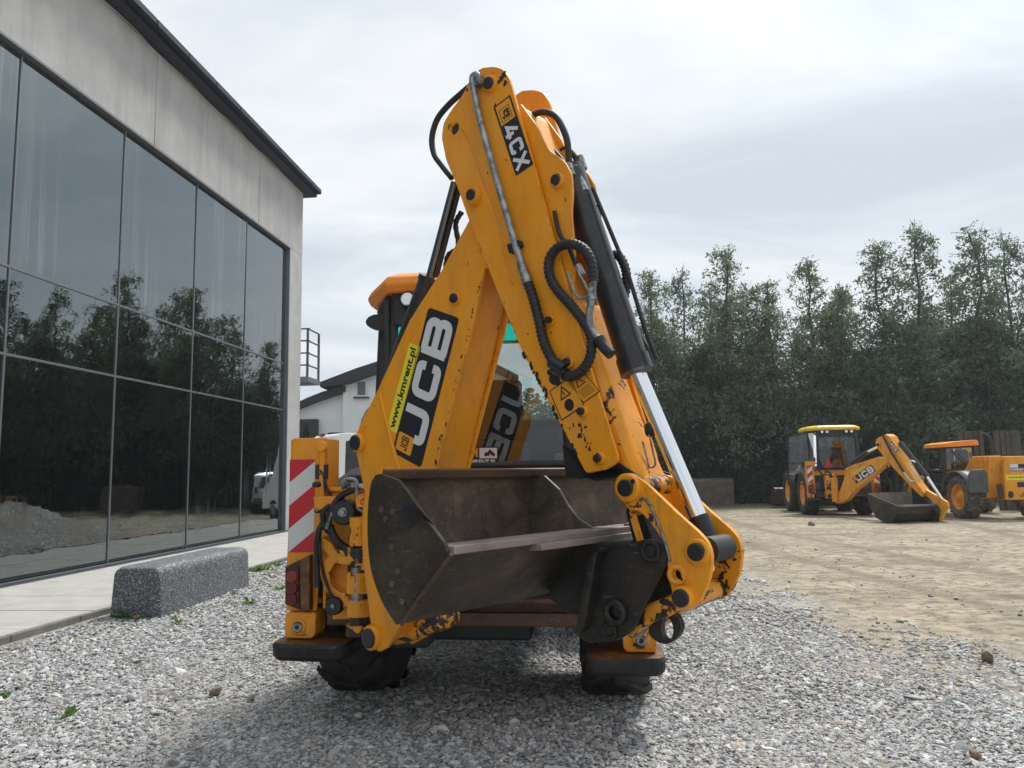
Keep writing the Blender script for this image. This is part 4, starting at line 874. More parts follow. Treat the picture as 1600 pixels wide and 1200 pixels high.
chips(B, -TD, dip, [(787, 118, .020, 1.3), (783, 124, .018, 1.4), (789, 130, .016, 1.6), (779, 128, .010, 1), (738, 133, .016, 1), (730, 140, .013, .8), (744, 141, .010, .8), (774, 166, .010, 1.5), (868, 591, .035, .9), (878, 583, .03, 1), (860, 580, .02, 1), (872, 600, .018, 1.3), (908, 625, .02, .6), (919, 617, .018, .5), (902, 630, .012, .7), (906, 664, .010, 1.2), (915, 667, .009, 1), (905, 681, .012, 1.4), (896, 664, .006, 1.8)]
      + along((818, 552), (860, 628), 26, .009, 3, 2) + along((860, 632), (905, 715), 20, .008, 4, 2) + along((906, 660), (922, 705), 18, .005, 5, 1.5) + along((897, 665), (925, 700), 8, .004, 6, 8) + along((784, 470), (815, 540), 8, .004, 7, 2))
chips(B, -TB_, boom, along((754, 425), (690, 690), 34, .0055, 8, 1.2) + along((690, 680), (679, 728), 9, .007, 9, 1.6) + along((560, 706), (590, 620), 5, .003, 10, 3)+along((600, 880), (610, 1000), 8, .004, 12, 6)+along((610, 620), (700, 500), 9, .003, 11, 20))
# brackets for the bucket ram (two plates)
for off in (-.135, .05):
    m = MB(); m.prism(B, B.trace([(812, 160), (838, 196), (858, 235), (880, 250), (892, 270), (894, 300), (892, 335), (897, 392), (895, 480), (862, 400), (830, 290)], -.135), off, off+.018, r=.02); m.build('ram_bracket', M_yel, dip, bevel=.003)
pinboss(B, 873, 283, -.135, .036, .022, .024, dip)
# inner sliding dipper
m = MB(); inr = B.trace([(850, 470), (900, 462), (925, 540), (952, 620), (985, 705), (1010, 765), (1022, 800), (985, 815), (970, 770), (945, 725), (905, 620)], -.115)
m.prism(B, inr, -.115, .115); ind = m.build('inner_dipper', M_yel2, root, bevel=.045, seg=4)
m = MB(); m.tube([B.px(843, 130+0, .14), B.px(868, 250, .10)], .02, 8)
m = MB(); top_ = B.trace([(810, 165), (826, 172), (845, 215), (862, 252), (870, 290), (840, 300), (815, 240)], -.09); m.prism(B, top_, -.09, .09, r=.03); m.build('dipper_slide_head', M_yel, dip, bevel=.03, seg=3)
m = MB(); m.boss(B.P(*B.uv(1000, 672, -.0), .0)+B.h*.05, -B.h, .032, .03, 16); m.build('lock_pin', M_pin, ind)
m = MB(); m.tube(spline([B.px(u, v, -.02) for u, v in ((1006, 665), (1014, 680), (1020, 705), (1024, 725), (1016, 730), (1010, 712), (1004, 690))], 5), .004, 6); m.build('pin_clip', M_steel, ind)
pinboss(B, 984, 762, -.19, .058, .03, .034, ind, M_yel)
m = MB(); m.boss(B.px(990, 752, -.215), B.n, .010, .008, 10); m.build('grease_nipple', M_pin, ind)
# bucket ram on the outer side
def bp(u, v, o=0.): return B.px(u, v, o)
r0, r1, r2 = bp(893, 272), bp(994, 578), bp(1110, 852)
d_ = (r1-r0)/np.linalg.norm(r1-r0)
m = MB(); m.cyl(r0, r1, .066, n=32); m.cyl(r1-d_*.06, r1+d_*.012, .073, n=32); m.cyl(r0-d_*.03, r0+d_*.05, .06, n=20)
m.build('bucket_ram_cylinder', M_ram, root)
m = MB(); m.cyl(r1, r2, .036, n=28); m.build('bucket_ram_rod', M_chrome, root)
d2_ = (r2-r1)/np.linalg.norm(r2-r1)
m = MB(); m.cyl(r2-d2_*.12, r2, .042, n=16); m.cyl(B.px(1092, 862, -.19)+B.n*.06, B.px(1092, 862, -.19)+B.n*.22, .05, n=24); m.build('ram_rod_eye', M_rub, root, bevel=.006)
m = MB(); m.tube([bp(u, v, -.01)+B.h*.075 for u, v in ((905, 300), (958, 430), (985, 520), (1002, 565))], .010, 8); m.build('ram_feed_pipe', M_rub, root)
# steel pipe and hoses on the near face
o_ = -TD-.03
m = MB(); m.tube(spline([bp(u, v, q) for u, v, q in ((752, 128, -TD), (745, 117, o_), (738, 122, o_), (741, 145, o_), (752, 195, o_), (770, 260, o_), (790, 330, o_), (806, 385, o_), (819, 425, o_))], 6), .0165, 14); m.build('long_steel_pipe', M_galv, dip)
m = MB(); m.tube([bp(814, 412, o_), bp(823, 437, o_)], .022, 12); m.tube([bp(821, 431, o_), bp(825, 443, o_)], .025, 12); m.build('hose_coupling', M_steel, dip)
m = MB(); m.prism(B, B.trace([(747, 122), (757, 120), (759, 135), (748, 139)], -TD), -TD-.04, -TD, r=.004); m.build('pipe_clamp', M_steel, dip)
m = MB(); m.prism(B, B.trace([(799, 385), (817, 377), (819, 385), (803, 398)], -TD), -TD-.035, -TD, r=.004); m.build('pipe_clamp', M_pin, dip)
def corr(pts, r, par, q=o_, name='corrugated_hose'):
    P = spline([bp(u, v, (k[0] if k else q)) for u, v, *k in pts], 22)
    # resample evenly
    P = np.array(P); s_ = np.r_[0, np.cumsum(np.linalg.norm(np.diff(P, axis=0), axis=1))]; n = int(s_[-1]/.0065); t = np.linspace(0, s_[-1], n)
    P2 = np.c_[[np.interp(t, s_, P[:, k]) for k in range(3)]].T
    m = MB(); m.tube(list(P2), lambda t, i: r*(1 if i % 3 else .80), 12); return m.build(name, M_rub, par)
corr([(824, 440), (832, 462), (842, 500), (850, 535), (863, 562), (874, 576, o_-.005)], .024, dip)
corr([(880, 586, o_+.01), (893, 588, o_-.0), (910, 578), (922, 558), (924, 530), (914, 506), (893, 478), (870, 452), (858, 428), (859, 403), (873, 386), (893, 381), (913, 390), (924, 410), (927, 440)], .023, dip)
m = MB(); m.tube(spline([bp(u, v, o_) for u, v in ((927, 438), (924, 470), (920, 495), (926, 518), (940, 535))], 5), .016, 12); m.tube([bp(922, 452, o_), bp(925, 470, o_)], .023, 12); m.build('steel_elbow_pipe', M_steel, dip)
m = MB(); m.tube(spline([bp(u, v, o_) for u, v in ((936, 528), (942, 540), (955, 554))], 5), lambda t, i: .024, 12); m.build('hose_end', M_rub, dip)
m = MB(); m.tube(spline([bp(u, v, o_-.01) for u, v in ((902, 420), (908, 433), (916, 448), (918, 458), (910, 466), (900, 461), (892, 440), (886, 425))], 5), .006, 8); m.tube([bp(903, 414, o_), bp(911, 430, o_)], .014, 10); m.build('thin_steel_pipe', M_galv, dip)
m = MB(); m.tube([bp(862, 565, o_), bp(882, 578, o_)], .03, 12); m.tube([bp(866, 575, o_), bp(884, 586, o_)], .025, 12); m.build('hose_clamp', M_pin, dip)
m = MB(); m.tube(spline([bp(u, v, q) for u, v, q in ((866, 330, -.15), (874, 365, -.15), (888, 385, -.15), (900, 415, -.16))], 5), .010, 8); m.build('hydraulic_hose', M_rub, dip)
# loops above
for pts_, rr, q in (([(740, 130), (722, 145), (700, 165), (683, 187), (675, 215), (678, 240), (690, 258), (706, 278)], .016, -.10),
                    ([(822, 190), (832, 180), (850, 175), (868, 182), (880, 202), (887, 225), (889, 262)], .016, -.05), ([(874, 238), (885, 232), (897, 243), (905, 262), (912, 285), (917, 312)], .014, .06),
                    ([(858, 228), (873, 245), (888, 262)], .014, .0), ([(905, 262), (922, 300), (934, 330), (936, 360), (950, 400)], .015, .06), ([(953, 398), (967, 400), (977, 420), (979, 445), (974, 470)], .022, .08), ([(985, 500), (1002, 530), (1012, 548), (1004, 560)], .014, .08)):
    if rr == .022: corr([(u, v, q) for u, v in pts_], rr, dip)
    else:
        m = MB(); m.tube(spline([bp(u, v, q) for u, v in pts_], 7), rr, 10); m.build('hydraulic_hose', M_rub, dip)
m = MB(); m.tube([bp(897, 262, -.02), bp(914, 300, -.02)], .022, 10); m.tube([bp(905, 245, .05), bp(912, 265, .05)], .02, 6); m.tube([bp(886, 258, -.06), bp(892, 276, -.06)], .026, 6); m.tube([bp(915, 318, .03), bp(936, 322, .03)], .01, 6); m.build('hose_fitting', M_steel, dip)

# --- tipping links and lever
lk = [(972, 752), (978, 744), (990, 743), (1003, 750), (1030, 775), (1060, 804), (1092, 832), (1106, 848), (1112, 870), (1108, 905), (1094, 938), (1080, 951), (1066, 951), (1053, 935), (1045, 905), (1043, 880), (1045, 862), (1030, 835), (1010, 808), (998, 797), (984, 796), (970, 782)]
tr_ = fillet(B.trace(lk, -.20), .02, 2)
LZ = -.20
for off in (-.20, .065):
    m = MB(); m.prism(B, tr_, off, off+.025, holes=[hole(1059, 898, LZ, .022)]); lko = m.build('tipping_link', M_yel2, root, bevel=.004)
    if off < 0:
        nl = lko
        m = MB(); c = B.px(1059, 898, LZ); m.ring(c, B.n, .038, .022, .03); m.build('spare_hole_ring', M_yel2, lko)
        pinboss(B, 1090, 862, LZ, .050, .012, .033, lko); pinboss(B, 1070, 933, LZ, .043, .03, .033, lko); 
        m = MB(); m.tube(spline([B.px(u, v, LZ-.004) for u, v in ((999, 783), (1006, 778), (1016, 790), (1026, 812), (1037, 840), (1043, 862), (1047, 878))], 5), .006, 6); m.build('grease_line', M_steel, lko)
m = MB(); c = B.px(1070, 933, LZ); m.cyl(c+B.n*.03, c+B.n*.27, .042, n=20); m.build('link_cross_tube', M_yel3, root)
m = MB(); c = B.px(984, 762, LZ); m.cyl(c+B.n*.02, c+B.n*.26, .045, n=20); m.build('link_pivot_tube', M_yel3, root)
m = MB(); m.prism(B, B.trace([(1075, 928), (1064, 920), (1045, 930), (1010, 945), (994, 962), (978, 990), (985, 1000), (1012, 975), (1040, 965), (1062, 955), (1078, 945)], -.13), -.13, .13, r=.015); m.build('lever', M_yel3, root, bevel=.02, seg=3)
m = MB(); c = B.px(1043, 984, -.08)
outl = [(1015, 975), (1028, 958), (1048, 955), (1060, 965), (1065, 983), (1055, 1000), (1040, 1008), (1024, 1002), (1012, 990)]
m.prism(B, fillet(B.trace(outl, -.08), .02, 2), -.08, -.045, holes=[circle(B.uv(1042, 983, -.08), .028, 16, .045)]); m.build('lifting_eye', M_pad, root, bevel=.008)
# --- bucket
bkt = MB(); prof_ = [B.uv(600, 740, -1.0), (1.222, 1.500), (1.196, 1.462), (1.180, 1.36), (1.184, 1.24), (1.206, 1.145), (1.262, 1.05), (1.338, .977), (1.46, 1.105), B.uv(705, 864, -1.0)]
P2 = [np.array(prof_[0])]+[np.array(p) for p in spline([(a, b) for a, b in prof_[1:8]], 5)]+[np.array(p) for p in prof_[8:]]; n = len(P2); nor = []
for i in range(n):
    t = P2[min(i+1, n-1)]-P2[max(i-1, 0)]; t /= np.linalg.norm(t); nor.append(np.array([-t[1], t[0]]))
nor = [q if q @ (np.array([1.35, 1.28])-p) > 0 else -q for q, p in zip(nor, P2)]
th = .016; BWd = 1.0
vs = []
for off in (-BWd, BWd):
    for p in P2: vs.append(B.P(*p, off))
    for p, q in zip(P2, nor): vs.append(B.P(*(p+q*th), off))
f = []
for i in range(n-1): f.append([i, i+1, 2*n+i+1, 2*n+i])
bkt.add(vs, f); bkt.cm = 1; bkt.add(vs, [[n+i, n+i+1, 3*n+i+1, 3*n+i] for i in range(n-1)]); bkt.cm = 2
bkt.add(vs, [[0, n, 3*n, 2*n], [n-1, 2*n-1, 4*n-1, 3*n-1]])
bk = bkt.build('bucket', [M_buck, M_bin, M_lip], root)
fe = [B.uv(*p, -1.0) for p in ((600, 740), (627, 750), (642, 768), (672, 812), (698, 846), (705, 864))]
side = [tuple(p) for p in P2[1:-1]]+fe[::-1]
for off in (-BWd-.018, BWd):
    m = MB(); m.prism(B, side, off, off+.018); m.build('bucket_side_plate', M_buck, bk, bevel=.003)
rib = [tuple(p+q*th) for p, q in zip(P2[1:-1], nor[1:-1])]+[B.uv(*p, -1.0) for p in ((700, 860), (686, 850), (664, 832), (648, 806), (634, 775), (610, 748))]
m = MB(); m.prism(B, rib, -.09, -.075); m.build('bucket_divider', M_bin, bk)
# worn cutting edges
def edge(p, q, w0, w1, dz=0, mt_=M_lip, nm='cutting_edge', th_=.012):
    m = MB(); p, q = np.array(p), np.array(q); t = (q-p)/np.linalg.norm(q-p); nn_ = np.array([-t[1], t[0]]); m.prism(B, [tuple(p-nn_*th_), tuple(q-nn_*th_), tuple(q+nn_*th_), tuple(p+nn_*th_)], w0, w1); m.build(nm, mt_, bk, bevel=.004)
LIP = P2[-1]
edge(LIP+(-.10, .008), LIP+(.012, .008), -BWd+.002, BWd-.002, th_=.014)
edge(LIP+(-.045, -.020), LIP+(.034, -.016), -.55, .42, th_=.013)
edge(P2[0]+(-.005, -.02), P2[0]+(.012, .05)*np.array([.3, .3]), -BWd, BWd, mt_=M_beam, nm='bucket_rim')
m = MB(); m.tube([B.P(LIP[0]-.02, LIP[1]+.02, .12), B.P(LIP[0]+.015, LIP[1]+.03, .19), B.P(LIP[0]-.01, LIP[1]+.028, .26)], lambda t, i: (.01, .035, .012)[i], 8); m.build('weld_lump', M_beam, bk)
for u, v in ((596, 796), (603, 811), (598, 838), (612, 855), (601, 878), (622, 893), (613, 912), (629, 940), (631, 950), (657, 939), (614, 800), (617, 828)):
    c = B.px(u, v, -1.018); m = MB(); m.boss(c, B.n, .012, .005, 10); m.build('bucket_bolt', M_bin if random.random() < .5 else M_buck, bk)
m = MB(); m.prism(B, B.trace([(623, 802), (634, 790), (652, 790), (668, 808), (680, 822), (672, 812), (655, 812), (640, 826)], -1.018), -1.02, -1.0185); m.build('dark_patch', M_navy, bk)  # flat dark patch on the near side plate
m = MB(); m.tube([B.px(705, 866, -1.018), B.px(665, 922, -1.018), B.px(627, 976, -1.018)], .007, 6); m.build('weld_seam', M_beam, bk)
m = MB(); rg = random.Random(4)
for (w0, w1, ss, zz, r0_) in ((-.80, -.42, 1.262, 1.135, .030), (-.46, -.12, 1.272, 1.155, .034), (-.04, .5, 1.262, 1.14, .03)):
    q = [B.P(ss+rg.uniform(-.012, .012), zz+rg.uniform(-.012, .014), w0+(w1-w0)*k/16) for k in range(17)]; m.tube(q, lambda t, i: r0_*(.25+.85*math.sin(math.pi*min(max(t, .02), .98))**.5*rg.uniform(.7, 1.1)), 9)
m.build('caked_soil', M_bin, bk, kind='stuff')
hg = fillet(B.trace([(985, 850), (1003, 843), (1024, 842), (1038, 856), (1043, 874), (1005, 950), (987, 988), (962, 1002), (916, 1005), (897, 986), (902, 970), (914, 955), (910, 935), (925, 898), (946, 866)], -.20), .02, 2)
for off in (-.20, .18):
    m = MB(); m.prism(B, hg, off, off+.022); ho = m.build('bucket_hanger', M_hang, bk, bevel=.004)
    if off < 0:
        for u, v, rr in ((1017, 861, .045), (953, 985, .035)):
            c = B.px(u, v, -.20); m = MB(); m.ring(c-B.n*.004, B.n, rr, rr*.6, .012); m.boss(c, B.n, rr*.55, .01); m.build('hanger_pin', M_hang, ho)
        c = B.px(964, 956, -.20); m = MB(); m.ring(c-B.n*.012, B.n, .050, .027, .03); m.cm = 1; m.boss(c, B.n, .026, .002); m.build('hanger_bush', [M_hang, M_pin], ho)
m = MB(); m.prism(B, B.trace([(855, 850), (985, 846), (925, 930), (905, 965), (880, 960), (850, 935)], -.2), -.175, .175); m.build('hanger_gusset', M_hang, bk, bevel=.01)
m = MB(); m.prism(B, B.trace([(932, 868), (945, 860), (925, 975), (910, 990)], -.20), -.26, -.18); m.build('hanger_rib', M_hang, bk, bevel=.008)
m = MB(); m.prism(B, B.trace([(985, 760), (1010, 800), (1030, 850), (1010, 870), (990, 860), (975, 800)], -.1), -.1, .1); m.build('dipper_nose', M_pin, ind, bevel=.02)
m = MB(); c = B.px(978, 780, -.14); m.prism(B, B.trace([(983, 790), (990, 790), (1008, 850), (1000, 850)], -.14), -.16, -.14); m.build('nose_strap', M_yel2, ind)

# ------------------------------------------------------------------ second backhoe loader across the yard
M2 = Mach((10.50, 25.05, 0), rad(7))
r2_ = thing('backhoe_loader', 'yellow backhoe loader parked by the trees with boom unfolded and bucket on the ground', 'backhoe loader', M2.o+M2.A*1.5)
M_yroof = paint('yellow_roof_enamel', (.85, .55, .02), .8, wear=False, grime=.2)
chassis(M2, r2_, yel=M_yfar, roofmat=M_yroof, legdrop=(-.05, -.05))
K2 = V3(10.28, 24.85, 0); E2 = V3(1.35, -3.4, 0); E2 /= np.linalg.norm(E2); W2v = V3(-E2[1], E2[0], 0)
B2 = Fr(K2, E2, W2v); t2 = .10
m = MB(); tr_ = B2.trace([(1303, 783), (1306, 776), (1313, 764), (1318, 750), (1320, 738), (1320, 732), (1330, 727), (1372, 714), (1386, 715), (1387, 722), (1366, 742), (1338, 764), (1322, 782), (1312, 787), (1306, 787)], -t2); m.prism(B2, tr_, -t2, t2); bo2 = m.build('boom', M_yfar, r2_, bevel=.02)
print('BOOM2', tr_[0], tr_[7], 'dip')
decal_logo(B2, (1338, 756), (1369, 736), (1331, 746), -t2, bo2)
m = MB(); mp_ = pmap(B2.px(1336, 742, -t2-.002), B2.px(1352, 731, -t2-.002), B2.px(1334, 739, -t2-.002), -B2.n, 8); m.add([mp_(0, 0), mp_(8, 0), mp_(8, 1), mp_(0, 1)], [[0, 1, 2, 3]]); m.cm = 1; font(m, 'www.kmrent.pl', mp_, .25, 7.7, .14, .84, .03, .001); m.build('web_address_label', [M_lab, M_navy], bo2)
m = MB(); tr_ = B2.trace([(1367, 692), (1370, 685), (1384, 678), (1390, 682), (1398, 697), (1412, 722), (1432, 755), (1444, 770), (1440, 777), (1422, 760), (1396, 732), (1384, 718), (1373, 704)], -.15); m.prism(B2, tr_, -.15, .15); di2 = m.build('dipper', M_yfar, r2_, bevel=.02)
pinboss(B2, 1373, 695, -.18, .07, .03, .05, di2, M_yfar); pinboss(B2, 1388, 728, -.18, .05, .03, .03, di2, M_yfar)
m = MB(); mp_ = pmap(B2.px(1389, 692, -.182), B2.px(1399, 706, -.182), B2.px(1394, 690, -.182), -B2.n, 2.4); m.add([mp_(0, 0), mp_(2.4, 0), mp_(2.4, 1), mp_(0, 1)], [[0, 1, 2, 3]]); m.cm = 1; heavy(m, '4CX', mp_, .15, 2.3, .14, .86, .2, .08, .001); m.build('model_decal', [M_navy, M_white], di2)
m = MB(); m.tube([B2.px(1379, 680, -.2), B2.px(1392, 706, -.2), B2.px(1412, 738, -.2)], .03, 8); m.build('steel_pipe', M_rub, di2)
m = MB(); m.tube(spline([B2.px(u, v, -.22) for u, v in ((1412, 738), (1424, 752), (1432, 748), (1430, 738), (1422, 728), (1423, 720), (1430, 722))], 5), .022, 8); m.build('hose_loop', M_sil, di2)
m = MB(); q0, q1, q2 = B2.px(1402, 692, 0)+E2*.1, B2.px(1444, 745, 0)+E2*.1, B2.px(1474, 783, 0); m.cyl(q0, q1, .075, n=14); m.build('bucket_ram_cylinder', M_ram, r2_); m = MB(); m.cyl(q1, q2, .04, n=12); m.build('bucket_ram_rod', M_chrome, r2_)
m = MB(); m.cyl(B2.px(1330, 724, 0), B2.px(1356, 706, 0), .075, n=14); m.build('boom_ram_cylinder', M_ram, r2_); m = MB(); m.cyl(B2.px(1356, 706, 0), B2.px(1372, 698, 0), .04, n=12); m.build('boom_ram_rod', M_chrome, r2_)
m = MB(); m.prism(B2, B2.trace([(1440, 768), (1445, 764), (1468, 777), (1479, 784), (1481, 792), (1476, 799), (1470, 814), (1466, 813), (1470, 798), (1464, 788), (1448, 776)], -.05), -.05, .05); m.build('tipping_link', M_yfar, r2_, bevel=.02)
m = MB(); m.prism(B2, B2.trace([(1428, 762), (1445, 775), (1462, 790), (1468, 802), (1462, 816), (1440, 817), (1432, 800)], 0), -.12, .14); m.build('bucket_hanger', M_hang, r2_, bevel=.02)
M_rstl = rusty('pale_bucket_inside', (.10, .08, .065), (.19, .155, .125), (.30, .25, .20), .05, 4)
# wide bucket resting open on the dirt
W2 = 1.0; c0 = onz(1425, 818); bx = V3(.86, .5, 0); bx /= np.linalg.norm(bx)
bb = Fr(V3(*(onz(1412, 817)[:2]), 0)+W2v*.0, E2, W2v)
pr = [(.30, .50), (.12, .12), (.22, .02), (.50, -.01), (.72, .10), (.80, .32), (.72, .55)]
m = MB(); sh = Fr(V3(10.95, 21.9, 0), E2, W2v); prb = [(-.52, .80), (-.46, .45), (-.25, .12), (.02, .01), (.28, .06), (.46, .26), (.50, .46)]
n = len(prb); vs = [sh.P(a, b, o) for o in (-.95, .85) for a, b in prb]; m.add(vs, [[i, i+1, n+i+1, n+i] for i in range(n-1)]); b2 = m.build('bucket', M_buck, r2_); b2.modifiers.new('shell', 'SOLIDIFY').thickness = .02; m = MB(); pi2 = [(a*.93, b*.96+.03) for a, b in prb]; vs = [sh.P(a, b, o) for o in (-.94, .84) for a, b in pi2]; m.add(vs, [[i, i+1, n+i+1, n+i] for i in range(n-1)]); m.build('bucket_lining', M_rstl, b2)
for o in (-.95, .85): m = MB(); m.prism(sh, prb, o-.01, o+.01); m.build('bucket_side_plate', M_buck, b2)
m = MB(); m.box((sh.P(.50, .47, -.05)), .03, 1.8, .05, E2, W2v); m.build('cutting_edge', M_lip, b2)
# triangle, opened side window
m = MB(); T = M2; tri = [(-.58, 1.52), (-.30, 1.52), (-.44, 1.83)]; m.prism(T.fr, tri, -.05, -.04); m.build('warning_triangle', M_red, r2_)
m = MB(); m.add([T.P(-.85, .8, 1.35), T.P(-1.5, .9, 1.30), T.P(-1.42, .9, 2.55), T.P(-.85, .8, 2.68)], [[0, 1, 2, 3]]); dr_ = m.build('open_door_glass', M_cabg, r2_)
m = MB(); m.tube([T.P(-.85, .8, 1.0), T.P(-1.5, .9, .98), T.P(-1.42, .9, 2.55), T.P(-.85, .8, 2.68)], .03, 6); m.tube([T.P(-.85, .8, 1.7), T.P(-1.47, .9, 1.68)], .02, 6); m.build('open_door_frame', M_black, r2_)
for pts_ in ([(-.8, -.1, 1.45), (-.7, -.2, 1.3), (-.75, -.15, 1.0), (-.6, -.1, .8)], [(-.6, -.15, 1.4), (-.45, -.2, 1.35), (-.4, -.2, 1.1), (-.5, -.1, .9)], [(-.5, -.1, 1.5), (-.1, -.2, 1.52), (.1, -.1, 1.4)]):
    m = MB(); m.tube(spline([M2.P(*p) for p in pts_], 5), .03, 8); m.build('hydraulic_hose', M_rub, r2_)
m = MB(); M2.box(m, -.62, -.25, -.22, .0, .55, 1.35); m.build('slide_carriage', M_yel3, r2_, bevel=.03)
m = MB(); c = M2.P(-.35, -.25, 0); m.cyl(c+V3(0, 0, .45), c+V3(0, 0, 1.2), .10, n=14); m.build('kingpost', M_yfar, r2_)

# ------------------------------------------------------------------ telehandler
T3 = Mach((13.95, 22.25, 0), rad(2))
r3 = thing('telehandler', 'yellow telehandler with grey mudguards parked at the right beside the planks', 'telehandler', T3.o+T3.A*1.8)
P = T3.P
for h, s_ in ((-.92, -1), (1.02, 1)):
    for a in (.55, 3.3): wheel(r3, P(h, a, .62), T3.L*s_, .62, .50, M_mud, M_yfar, rimr=.36, lugs=14)
m = MB(); m.prism(T3.fr, [(-.28, .55), (.62, .55), (.62, .42), (.70, .42), (.78, .62), (.80, 1.70), (.74, 1.76), (-.20, 1.76), (-.28, 1.5)], -.35, .55, r=.03); bo3 = m.build('rear_body', M_yfar, r3, bevel=.03)
m = MB(); m.prism(T3.side, [(.0, .6), (.55, .55), (2.9, .55), (3.6, .8), (3.6, 1.1), (1.3, 1.15), (.6, 1.78), (-.3, 1.78)], -.62, -.26, r=.05); m.build('side_body', M_yfar, r3, bevel=.03)
m = MB(); m.prism(T3.side, [(.1, 1.45), (.1, 1.74), (3.0, 1.60), (5.2, 1.0), (5.1, .75), (3.0, 1.3)], .05, .45); m.build('telescopic_boom', M_yfar, r3, bevel=.03)
m = MB(); m.prism(T3.fr, [(-.52, .98), (-.36, 1.02), (-.34, .62), (-.40, .58), (-.48, .62)], -.37, -.352); m.build('lamp_recess', M_black, r3)
m = MB()
for z in (.66, .74, .82): m.boss(P(-.43, -.37, z), T3.A, .035, .015, 12)
m.build('tail_lamp', M_lensr, r3)
for h in (-.14, .60): m = MB(); m.prism(T3.fr, circle((h, .70), .075, 14, .10), -.362, -.352); m.build('rear_port', M_black, r3)
m = MB(); mp_ = pmap(P(-.22, -.353, 1.10), P(.66, -.353, 1.10), P(-.22, -.353, 1.24), -T3.A, 7); m.add([mp_(0, 0), mp_(7, 0), mp_(7, 1), mp_(0, 1)], [[0, 1, 2, 3]]); m.cm = 1; font(m, 'www.kmrent.pl', mp_, .3, 6.7, .2, .8, .02, .002); m.build('web_address_label', [M_lab, M_navy], r3)
m = MB(); mp_ = pmap(P(-.10, -.353, 1.34), P(.54, -.353, 1.34), P(-.10, -.353, 1.54), -T3.A, 4); m.add([mp_(0, 0), mp_(4, 0), mp_(4, 1), mp_(0, 1)], [[0, 1, 2, 3]]); m.cm = 1; m.add([mp_(0, .5, .002), mp_(1.4, .5, .002), mp_(1.4, 1, .002), mp_(0, 1, .002)], [[0, 1, 2, 3]]); font(m, 'KMRENT.PL', mp_, .1, 3.9, .06, .44, .03, .002); m.build('company_sticker', [M_navy, M_white], r3)
m = MB(); m.prism(T3.fr, [(.06, .90), (.40, .90), (.40, 1.04), (.06, 1.04)], -.36, -.352); m.build('number_plate_holder', M_pin, r3)
m = MB(); mp_ = pmap(P(.08, -.353, .62), P(.48, -.353, .62), P(.08, -.353, .78), -T3.A, 3.3); m.cm = 0; heavy(m, 'JCB', mp_, .1, 3.2, .1, .9, .2, .12, .002); m.build('brand_lettering', [M_navy], r3)
m = MB(); m.box(P(.25, -.40, .42), .5, .12, .1, T3.L, T3.A); m.build('tow_hitch', M_black, r3, bevel=.01)
# cab at the left
m = MB(); cab = [(-1.12, 1.75, 1.0), (-.36, 1.55, 1.0)]
zb, zt = .95, 2.10
cp = [(-1.12, 1.2), (-1.12, 2.4), (-.24, 2.4), (-.16, 1.1)]
tp = [(-1.02, 1.3), (-1.02, 2.3), (-.30, 2.3), (-.22, 1.2)]
m = MB()
for (a, b), (c, d) in zip(cp, tp): m.tube([P(a, b, zb), P(c, d, zt)], .055, 8)
for i in range(4):
    m.tube([P(*cp[i], zb), P(*cp[(i+1) % 4], zb)], .05, 6); m.tube([P(*tp[i], zt), P(*tp[(i+1) % 4], zt)], .05, 6)
    m.tube([P(*[(x*.6+y*.4) for x, y in zip(cp[i], tp[i])], 1.38), P(*[(x*.6+y*.4) for x, y in zip(cp[(i+1) % 4], tp[(i+1) % 4])], 1.38)], .04, 6)
m.build('cab_frame', M_black, r3)
for i in range(4):
    j = (i+1) % 4; m = MB(); q = lambda k: [(x*.6+y*.4) for x, y in zip(cp[k], tp[k])]
    m.add([P(*q(i), 1.40), P(*q(j), 1.40), P(*tp[j], zt), P(*tp[i], zt)], [[0, 1, 2, 3]]); m.build('cab_window', M_cabg, r3)
m = MB(); m.prism(T3.fr, [(-1.08, .6), (-.3, .6), (-.24, 1.3), (-1.08, 1.3)], 1.25, 2.3); m.build('cab_lower_panel', M_black, r3, bevel=.02)
m = MB(); m.box(P(-.85, 2.0, 1.6), .4, .15, .6, T3.L, T3.A); m.build('seat', M_int, r3, bevel=.05)
m = MB(); vs = []; tq = [(-1.28, 1.35), (-1.28, 2.95), (-.36, 2.95), (-.28, 1.2)]
m.prism(T3.fr, [(-1.12, zt-.03), (-1.08, zt+.09), (-.88, zt+.13), (-.24, zt+.18), (-.14, zt+.16), (-.12, zt+.02)], 1.05, 2.4, r=.03); m.build('cab_roof', M_oran, r3, bevel=.03)
m = MB(); m.tube([P(-.80, 1.12, 2.0), P(-.40, 1.10, 1.45)], .012, 6); m.build('wiper', M_black, r3)
m = MB(); n = 10; vs = []
for k in range(n+1):
    a = math.pi*(.05+.95*k/n); 
    for h in (-1.2, -.66): vs.append(P(h, .55-.78*math.cos(a), .66+.72*math.sin(a)))
m.add(vs, [[2*k, 2*k+1, 2*k+3, 2*k+2] for k in range(n)], True); o = m.build('mudguard', M_fend, r3); o.modifiers.new('shell', 'SOLIDIFY').thickness = .04
m = MB(); m.prism(T3.fr, [(-1.2, .75), (-.66, .75), (-.66, 1.3), (-.75, 1.40), (-1.1, 1.40), (-1.2, 1.25)], -.24, -.20); m.build('mud_flap', M_fend, r3, bevel=.02)

